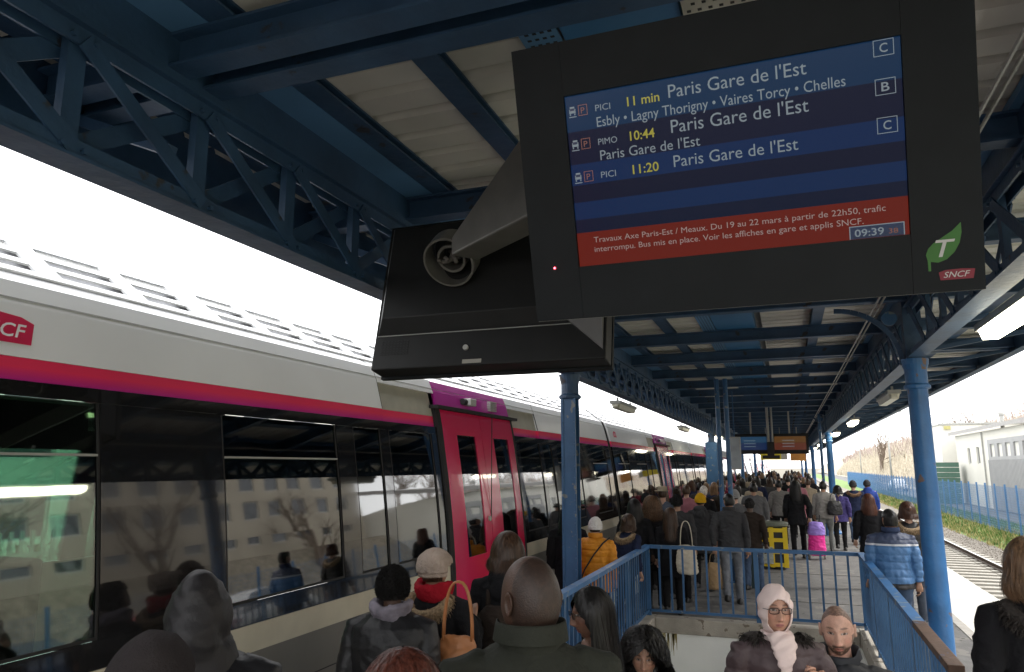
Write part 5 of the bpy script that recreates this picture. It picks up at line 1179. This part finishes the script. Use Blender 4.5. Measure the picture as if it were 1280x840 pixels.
fgp(-2.08, 4.20, h=1.60, rz=-.15, near=2, label='woman in pale knitted beret, red scarf and black coat with tan fur collar', skin=MD, coat=BLACKC, ckind='coat', hem=.55, trousers=BTR, hairs=('crop', BROWNH), hatc=('beret', C_('knit_beige', (.42, .34, .29), .95, .9, 45, .2)), scarf=C_('red_scarf', (.35, .012, .025), .85, .6, 40), fur=(FURT, 'back'), seed=4, bulk=1.05, female=True, arms=('down', 'strap'))
fgp(-1.80, 4.72, h=1.66, rz=.1, near=2, label='woman with brown bobbed hair and black hooded coat before the crimson train door', skin=LT, coat=BLACKC, ckind='coat', hem=.6, trousers=BTR, hairs=('bob', BROWNH), hlen=.10, hood='down', seed=5, female=True, vol=1.2)
fgp(-.775, 2.22, h=1.875, sink=.028, rz=.5, near=2, label='bald man in dark olive jacket with stand-up collar, seen from behind', skin=DK, coat=OLIVE, ckind='big', hem=.75, trousers=JEAN, hairs=('bald', (.02, .012, .009)), collar=True, seed=6, bulk=1.06, head=(.45, .02, 0), facelod=6, fat=.6)
T7, HL7, _ = fgp(-.90, 3.44, h=1.55, rz=1.5, near=2, label='young woman with glasses, white earbud and long black hair, facing left', skin=(.15, .075, .05), coat=BLACKC, ckind='coat', hem=.7, trousers=BTR, hairs=('long', BLACKH), hlen=.46, vol=.5, seed=7, head=(.60, -.05, 0), facelod=6, female=True, face=dict(lips=(.22, .07, .07)))
fgp(-.905, 1.66, h=1.655, rz=.2, near=2, label='person with red-brown hair, only the crown in view at the bottom edge', skin=LT, coat=DKBR, ckind='jacket', hem=.7, trousers=BTR, hairs=('long', REDH), hlen=.35, seed=8, female=True, vol=1.25)
T9, HL9, AP9 = fgp(-.11, 4.30, z=-.17, h=1.655, rz=PI+.28, near=2, label='woman in pale pink headscarf and glasses, mauve puffer coat, climbing the stairs', skin=(.47, .26, .185), coat=MAUVE, ckind='puffer', hem=.55, trousers=BTR, hairs=None, seed=9, female=True, fur=(FURB, 'front'), arms=('strap', 'down'), bulk=1.03, facelod=6, head=(0, .0, 0), face=dict(lips=(.36, .13, .12), brow=(.10, .06, .045)), fat=.9)
fgp(.20, 4.60, z=-.51, h=1.865, rz=PI-.05, near=2, label='bearded balding man in black quilted jacket on the stairs', skin=(.56, .33, .25), coat=C_('black_quilt', (.018, .02, .026), .6, .2, 40), ckind='puffer', hem=.75, trousers=JEAN, hairs=('receding', (.05, .032, .024)), beard=(.055, .03, .02), collar=True, seed=10, facelod=6, bulk=1.08, head=(0, -.12, .03), face=dict(brow=(.06, .035, .025)))
fgp(-.87, 4.55, z=-.51, h=1.63, rz=PI+.15, near=2, label='woman with curly black hair low on the stairs at the bottom edge', skin=(.42, .24, .17), coat=DKBR, ckind='coat', hem=.6, trousers=BTR, hairs=('curly', BLACKH), hlen=.22, vol=1.1, seed=11, female=True, facelod=6, head=(0, -.1, 0), fur=(FURT, 'front'))
fgp(1.07, 4.30, h=1.76, rz=.2, near=2, label='woman with light brown hair and black fur-collared coat at the right edge', skin=LT, coat=BLACKC, ckind='coat', hem=.55, trousers=BTR, hairs=('bob', BLONDH), hlen=.13, seed=12, female=True, fur=(FURB, 'back'), vol=.9, bulk=.92)
# headscarf
SCF = C_('headscarf_pink', (.72, .58, .55), .75, .25, 30, .05)
def headscarf(t, hl):
    def f(P): return .004*np.sin(P[:, 2]*70+P[:, 0]*55+4*vnoise(P*8))+.003*vnoise(P*20)
    kp = lambda c: not (c[1] > .015 and (c[0]/.061)**2+((c[2]+.026)/.090)**2 < 1)
    V, F = grid_ellipsoid((.086, .110, .130), 110, 80, kp, (0, -.008, .002), f); A = np.array(hl); V = V @ A[:3, :3].T+A[:3, 3]
    solid('headscarf', V, F, SCF, .006, t)
    m = MB().loft([(0, .0, 1.34, .13, .12), (0, .005, 1.38, .115, .12), (0, .0, 1.41, .10, .108), (0, -.008, 1.44, .09, .098), (0, -.02, 1.468, .082, .082)], 28)
    m.tube([(0, .06, 1.46), (0, .118, 1.43), (.004, .152, 1.385), (.01, .172, 1.335), (.015, .178, 1.285)], [(.07, .03), (.072, .028), (.058, .022), (.042, .016), (.02, .01)], 14)
    me = remesh(m, .009, 3); displace(me, lambda c: .004*np.sin(c[:, 2]*150+c[:, 0]*60+5*vnoise(c*9))); link('scarf_drape', fin(me, SCF, 'scarf_drape'), t)
headscarf(T9, HL9)
GFR = mat('glasses_frame', (.015, .012, .012), .3)
def glasses(t, hl):
    m = MB()
    for s in (-1, 1):
        c = Vector((s*.033, .103, .010)); pts = []
        for j in range(21):
            a = 2*PI*j/20; ca, sa = math.cos(a), math.sin(a); pts.append(c+Vector((.026*math.copysign(abs(ca)**.6, ca), -.004*abs(ca), .015*math.copysign(abs(sa)**.6, sa))))
        m.tube(pts, .0022, 6, cap=False); m.tube([(s*.059, .099, .016), (s*.078, .05, .014), (s*.084, -.01, .008)], .0020, 6)
    m.tube([(-.008, .105, .014), (0, .107, .017), (.008, .105, .014)], .002, 6)
    o = m.obj('glasses', GFR, t); o.data.transform(hl)
    l = MB()
    for s in (-1, 1): l.add([(s*.033+.023*math.cos(a), .1025, .010+.0125*math.sin(a)) for a in np.linspace(0, 2*PI, 16, endpoint=False)], [tuple(range(16))])
    q = l.obj('lens', glass_mat('lens_glass', (.93, .93, .93), .0), t); q.data.transform(hl)
glasses(T9, HL9); glasses(T7, HL7)
e_ = MB().ball((.086, .004, -.002), (.007, .009, .010), 10, 8).tube([(.087, .008, -.006), (.086, .014, -.030)], .0032, 8).obj('earbud', WHT, T7, True); e_.data.transform(HL7)
e_ = MB().ball((-.086, .004, -.002), (.007, .009, .010), 10, 8).tube([(-.087, .008, -.006), (-.086, .014, -.030)], .0032, 8).obj('earbud', WHT, T7, True); e_.data.transform(HL7)
# -- on the platform, beyond the railing
P = person
P(-2.70, 9.25, h=1.60, rz=.2, near=1, label='person in black standing half behind the first blue column', skin=MD, coat=BLACKC, ckind='coat', hem=.6, trousers=BTR, hairs=('long', BLACKH), hlen=.3, seed=20, female=True)
TO, HO, _ = P(-2.27, 8.98, h=1.49, rz=.05, near=2, label='person in orange puffer jacket and white knitted hat beside the blue column', skin=LT, coat=ORNG, ckind='puffer', hem=.72, trousers=BTR, hairs=('crop', BLACKH), hatc=('beanie', C_('white_knit', (.72, .71, .70), .95, .8, 45, .05)), collar=True, seed=21, bulk=1.15)
MB().tube([(.20, -.02, 1.44), (.13, -.135, 1.38), (0, -.158, 1.22), (-.13, -.165, 1.02), (-.20, -.12, .86)], .011, 6).obj('strap', DARK, TO)
P(-2.14, 10.0, h=1.46, rz=-.5, near=1, label='woman with brown hair and tan fur hood bending beside the orange jacket', skin=LT, coat=NAVY, ckind='puffer', hem=.72, trousers=BTR, hairs=('bun', BROWNH), hlen=.12, seed=22, fur=(FURT, 'back'), lean=.22, female=True)
P(-2.20, 11.1, h=1.62, rz=.1, near=1, label='person with black hair in black coat close to the train, third from the column', skin=DK, coat=BLACKC, ckind='coat', hem=.6, trousers=BTR, hairs=('long', BLACKH), hlen=.2, seed=23)
P(-2.0, 11.5, h=1.62, rz=0, near=1, label='woman with curly light brown hair in black coat near the train', skin=LT, coat=BLACKC, ckind='coat', hem=.6, trousers=BTR, hairs=('curly', (.12, .065, .035)), hlen=.2, seed=24, female=True)
P(-2.42, 13.3, h=1.64, rz=.2, near=1, label='person in black beanie and dusty pink scarf near the train', skin=MD, coat=C_('slate', (.06, .065, .08)), trousers=BTR, hairs=('crop', BLACKH), hatc=('beanie', BLACKC), scarf=C_('pink_scarf', (.28, .12, .13)), seed=25)
P(-2.28, 14.3, h=1.72, rz=0, near=1, label='person in beige brimmed hat and blue-grey jacket near the train', skin=LT, coat=C_('bluegrey', (.09, .11, .15)), trousers=JEAN, hairs=('crop', BROWNH), hatc=('brim', C_('hat_beige', (.30, .26, .19))), seed=26)
P(-1.72, 12.2, h=1.66, rz=-.05, near=1, walk=.3, label='person in black knitted hat and long charcoal coat, left of the mustard hat', skin=MD, coat=CHAR, ckind='coat', hem=.62, trousers=BTR, hairs=('crop', BLACKH), hatc=('beanie', C_('black_knit', (.012, .012, .012), .95, .8, 45)), seed=27, bulk=1.1)
P(-1.68, 11.15, h=1.50, rz=.1, near=2, walk=.3, label='woman with long brown hair in black coat carrying a cream tote bag', skin=LT, coat=BLACKC, ckind='coat', hem=.62, trousers=BTR, hairs=('long', BROWNH), hlen=.38, seed=28, female=True)
P(-1.48, 13.4, h=1.64, rz=-.1, near=1, walk=.3, label='person in mustard yellow hat and dark grey hooded coat', skin=MD, coat=CHAR, ckind='coat', hem=.66, trousers=BTR, hairs=('crop', BLACKH), hatc=('beanie', C_('mustard_knit', (.60, .34, .015), .95, .7, 45)), hood='down', seed=29)
P(-1.82, 17.2, h=1.68, rz=-.1, walk=.2, label='white-haired person in black coat beyond the mustard hat', skin=LT, coat=BLACKC, trousers=BTR, hairs=('short', (.55, .52, .48)), seed=30, near=1)
P(-.92, 12.3, h=1.68, rz=.12, near=2, walk=.35, label='man in charcoal jacket and grey jeans leaning forward behind the railing', skin=MD, coat=CHAR, ckind='jacket', hem=.86, trousers=GJEAN, hairs=('short', BLACKH), seed=31, bulk=1.08, lean=.14, head=(.5, -.1, 0), collar=True, arms=('back', 'down'))
P(-1.02, 15.2, h=1.66, rz=0, walk=.25, near=1, label='person in grey knitted hat just beyond the leaning man', skin=LT, coat=GREYC, trousers=BTR, hairs=('crop', BROWNH), hatc=('beanie', C_('grey_knit', (.28, .28, .28), .95, .8, 45)), seed=32)
P(-.66, 13.5, h=1.58, rz=-.2, walk=.25, near=1, label='person with black hair and dark jacket overlapped by the leaning man', skin=DK, coat=DKBR, trousers=JEAN, hairs=('afro', BLACKH), vol=.85, seed=33)
P(-.78, 18.0, h=1.73, rz=-.05, walk=.3, near=1, label='person in long grey coat carrying a white bag, left of the yellow bin', skin=MD, coat=GREYC, ckind='coat', hem=.72, trousers=BTR, hairs=('short', BLACKH), seed=34, arms=('down', 'carry'), bulk=1.1)
P(-.27, 21.5, h=1.74, rz=0, walk=.25, near=1, label='person in mid grey blazer and black trousers walking beyond the yellow bin', skin=LT, coat=C_('blazer', (.15, .145, .14)), ckind='coat', hem=.78, trousers=BTR, hairs=('short', BLACKH), seed=35)
P(.13, 18.9, h=1.76, rz=-.05, walk=.25, near=1, label='woman with long black hair and black coat pulling the pink shopping trolley', skin=MD, coat=BLACKC, ckind='coat', hem=.74, trousers=BTR, hairs=('long', BLACKH), hlen=.30, vol=1.3, seed=36, female=True, arms=('down', 'back'))
P(.80, 20.4, h=1.74, rz=-.1, walk=.4, near=1, label='person in light grey jacket and grey trousers with black shoulder bag', skin=MD, coat=LGREY, ckind='jacket', hem=.82, trousers=C_('grey_trousers', (.15, .155, .15)), hairs=('short', BLACKH), seed=37, bulk=1.1)
P(1.16, 20.9, h=1.62, rz=.05, walk=.25, near=1, label='woman in belted purple coat and black leggings near the second right column', skin=MD, coat=PURC, ckind='coat', hem=.76, trousers=BTR, hairs=('bun', BLACKH), hlen=.1, seed=38, female=True)
P(1.66, 22.6, h=1.72, rz=0, walk=.25, label='person in navy coat with brown fur hood, right of the purple coat', skin=LT, coat=NAVY, ckind='coat', hem=.76, trousers=JEAN, hairs=('crop', BROWNH), fur=(mat('fur_brown', (.16, .09, .05), .9, var=.4), 'back'), hatc=('beanie', CHAR), seed=39, bulk=1.1)
P(2.12, 23.8, h=1.72, rz=0, walk=.25, label='person in bright blue jacket nearest the right platform edge', skin=LT, coat=C_('royal_blue', (.03, .06, .26)), trousers=JEAN, hairs=('crop', BROWNH), hatc=('beanie', CHAR), hood='down', seed=40, bulk=1.1)
P(1.30, 14.6, h=1.62, rz=.1, walk=.25, near=1, label='woman with long red-brown hair in black coat walking on the right side', skin=LT, coat=BLACKC, ckind='coat', hem=.66, trousers=BTR, hairs=('long', (.10, .035, .02)), hlen=.24, vol=1.1, seed=41, female=True)
P(1.50, 11.5, h=1.62, rz=.05, walk=.35, near=1, label='woman with brown hair bun and tan fur collar in black puffer by the thick column', skin=LT, coat=C_('black_puffer', (.016, .015, .016), .5, .2, 40), ckind='puffer', hem=.80, trousers=C_('dark_jeans', (.055, .065, .085)), hairs=('bun', (.07, .03, .018)), hlen=.10, fur=(FURT, 'back'), seed=42, female=True)
def dm():
    m = bpy.data.materials.new('cloth_two_tone_blue'); m.use_nodes = True; N = m.node_tree.nodes; L = m.node_tree.links; b = N['Principled BSDF']; b.inputs['Roughness'].default_value = .55
    t = N.new('ShaderNodeTexCoord'); s = N.new('ShaderNodeSeparateXYZ'); r = N.new('ShaderNodeMapRange'); c = N.new('ShaderNodeValToRGB'); r.inputs['From Min'].default_value = .7; r.inputs['From Max'].default_value = 1.5; c.color_ramp.interpolation = 'CONSTANT'
    L.new(t.outputs['Object'], s.inputs[0]); L.new(s.outputs[2], r.inputs[0]); L.new(r.outputs[0], c.inputs[0]); L.new(c.outputs[0], b.inputs['Base Color'])
    e = c.color_ramp.elements; e[0].position = 0; e[0].color = (.012, .012, .016, 1); e[1].position = .20; e[1].color = (.055, .15, .32, 1)
    x = e.new(.735); x.color = (.55, .56, .60, 1); x = e.new(.762); x.color = (.035, .05, .10, 1)
    n = N.new('ShaderNodeTexNoise'); n.inputs['Scale'].default_value = 45; L.new(t.outputs['Object'], n.inputs[0]); p = N.new('ShaderNodeBump'); p.inputs['Strength'].default_value = .4; p.inputs['Distance'].default_value = .01; L.new(n.outputs[0], p.inputs['Height']); L.new(p.outputs[0], b.inputs['Normal']); return m
P(1.06, 9.62, h=1.62, rz=.1, walk=.3, near=2, label='man in two-tone blue jacket with white chest stripe outside the right railing', skin=MD, coat=dm(), ckind='puffer', hem=.80, trousers=JEAN, hairs=('short', BLACKH), seed=43, bulk=1.18, collar=C_('collar_slate', (.035, .05, .10)), head=(.25, 0, 0))
# bags and the trolley
def bag(x, y, z, w, d, h, m, label, cat, rz=0, straps=.3, grp=None, slouch=.15, name='bag'):
    t = thing(name, label, cat, (x, y, z), rz); b = MB().loft([(0, 0, 0, w*.40, d*.35), (0, 0, h*.08, w*.5, d*.5), (0, 0, h*.4, w*.52, d*.52), (0, 0, h*.75, w*.5*(1-slouch*.5), d*.4), (0, 0, h, w*.46*(1-slouch), d*.15), (0, 0, h*1.01, w*.4*(1-slouch), d*.08)], 24)
    me = remesh(b, max(.008, w*.04), 3); displace(me, lambda c: wrinkles(c*1.5, w*.03, w*10)); link('pouch', fin(me, m, 'pouch'), t)
    for s in (-1, 1): MB().tube([(-w*.28*math.cos(a)**.8 if math.cos(a) > 0 else w*.28*(-math.cos(a))**.8, s*d*(.1-.05*math.sin(a)), h*.93+(straps+.05*h)*math.sin(a)**.9) for a in np.linspace(.001, PI-.001, 15)], .0065, 8).obj('handle', m, t, True)
    return t
bag(-1.80, 3.93, .86, .30, .16, .32, C_('tan_leather', (.42, .17, .065), .42, .2, 40, .15), 'tan leather shoulder bag hanging on the woman in the pale beret', 'handbag', 0.15, .30, slouch=.35, name='handbag')
bag(-1.44, 10.98, .60, .30, .10, .40, C_('cream_cotton', (.58, .52, .42), .9), 'cream cotton tote bag on the shoulder of the woman with long brown hair', 'tote bag', .2, .35, name='tote_bag')
bag(-1.19, 12.25, .22, .24, .14, .40, C_('kraft_paper', (.40, .27, .15), .8, .5, 20), 'brown paper bag carried beside the leaning man in grey jeans', 'paper bag', 0, .16, name='paper_bag')
bag(-.50, 17.9, .44, .28, .12, .34, C_('white_plastic', (.72, .70, .68), .5, .5, 20, .2), 'white carrier bag hanging from the hand of the person in the long grey coat', 'carrier bag', .2, .14, name='carrier_bag')
bag(1.03, 20.2, .93, .36, .20, .34, LEATH, 'black leather bag on the shoulder of the person in light grey jacket', 'shoulder bag', .2, .20, name='shoulder_bag')
t = thing('shopping_trolley', 'pink and lilac shopping trolley pulled behind the woman in black', 'shopping trolley', (.52, 18.75, 0), .15)
me = remesh(MB().loft([(0, 0, .10, .17, .12), (0, 0, .14, .20, .14), (0, 0, .40, .19, .13), (0, -.02, .60, .17, .11)], 24), .012, 2); displace(me, lambda c: wrinkles(c, .012, 3)); link('bag_body', fin(me, C_('trolley_pink', (.72, .03, .28), .5, .3, 30), 'bag_body'), t)
me = remesh(MB().loft([(0, -.02, .56, .185, .13), (0, -.02, .72, .18, .13), (0, -.01, .84, .14, .09)], 24), .012, 2); displace(me, lambda c: wrinkles(c, .010, 4)); link('bag_flap', fin(me, C_('trolley_lilac', (.30, .20, .60), .5, .3, 30), 'bag_flap'), t)
MB().tube([(-.12, .12, .1), (-.12, .14, 1.0), (.12, .14, 1.0), (.12, .12, .1)], .010, 8).obj('handle', DARK, t)
for s in (-.17, .17): MB().tube([(s-.015, .10, .07), (s+.015, .10, .07)], .07, 16).obj('wheel', GREYM, t)
# backpack on the woman with the bob
t = thing('backpack', 'dark brown backpack worn by the woman before the crimson door', 'backpack', (-1.80, 4.53, .86)); me = remesh(MB().loft([(0, 0, 0, .13, .07), (0, 0, .05, .15, .09), (0, 0, .30, .14, .085), (0, 0, .38, .08, .05)], 20), .009, 3); displace(me, lambda c: wrinkles(c*1.4, .007, 2)); link('pouch', fin(me, DKBR, 'pouch'), t)
MB().tube([(-.09, .06, .36), (-.10, .10, .46), (-.1, .2, .45)], .018, 8).obj('strap', DKBR, t, True); MB().tube([(.09, .06, .36), (.10, .10, .46), (.1, .2, .45)], .018, 8).obj('strap', DKBR, t, True)
# -- far crowd: a few figures, copied with different clothes
far_ = []
clo = [BLACKC, CHAR, NAVY, GREYC, DKBR, C_('wine', (.16, .02, .04)), C_('teal', (.03, .10, .13)), C_('beige', (.35, .29, .21)), C_('pale', (.45, .43, .40)), C_('rose', (.35, .14, .17)), BLACKC, CHAR]
sp = []
for i in range(400):
    y = random.uniform(24, 75); x = random.uniform(-2.6, 1.0 if y > 26 else -.9)
    if all(math.hypot((x-a), (y-b)*.6) > .70 for a, b in sp) and min(abs(x-GX[0])+abs(y-c) for c in CY) > .5 and min(abs(x-GX[1])+abs(y-c) for c in CY) > .5: sp.append((x, y))
    if len(sp) >= 68: break
sp += [(-2.5, 15.9), (-2.1, 16.4), (-2.55, 18.1), (-1.75, 19.0), (-2.2, 19.8), (-1.3, 20.6), (-2.6, 21.5), (-1.9, 22.4), (-1.0, 23.0), (-2.4, 23.4), (-1.45, 17.6), (-.95, 24.6), (.2, 23.5), (.55, 24.8), (-.6, 25.6)]
HST = [('short', BLACKH), ('long', BLACKH), ('bob', BROWNH), ('short', BROWNH), ('bun', DBRH), ('long', BLONDH)]
protos = []
for i, (x, y) in enumerate(sp):
    cm = clo[int(random.random()**1.8*len(clo))]
    if i < 6:
        t, _, _ = person(x, y, h=1.70, rz=random.uniform(-.2, .2), walk=.3 if i % 2 else .15, label='', skin=(LT, MD, DK)[i % 3], coat=cm, ckind=('coat', 'jacket', 'coat', 'jacket', 'coat', 'jacket')[i], hem=(.7, .85, .6, .82, .75, .84)[i], trousers=BTR, hairs=HST[i], hlen=.22, seed=60+i, group='distant passengers crowding the far end of the platform'); protos.append(t)
    else:
        t = copy_tree(protos[i % 6]); t.location = (x, y, 0); t.rotation_euler.z = random.uniform(-.3, .3)
        for c in t.children:
            if c.name.startswith('coat'): 
                c.data = c.data.copy(); c.data.materials[0] = cm
    k = random.uniform(.93, 1.06); t.scale = (k, k, k)
    cn = cm.name.replace('cloth_', '').replace('_', ' ')
    t['label'] = f'small distant passenger in {cn} clothes in the far platform crowd' if y > 24 else f'passenger in {cn} clothes beside the train, beyond the mustard hat'
    t['group'] = 'distant passengers crowding the far end of the platform' if y > 24 else 'passengers in the crowd beside the train'
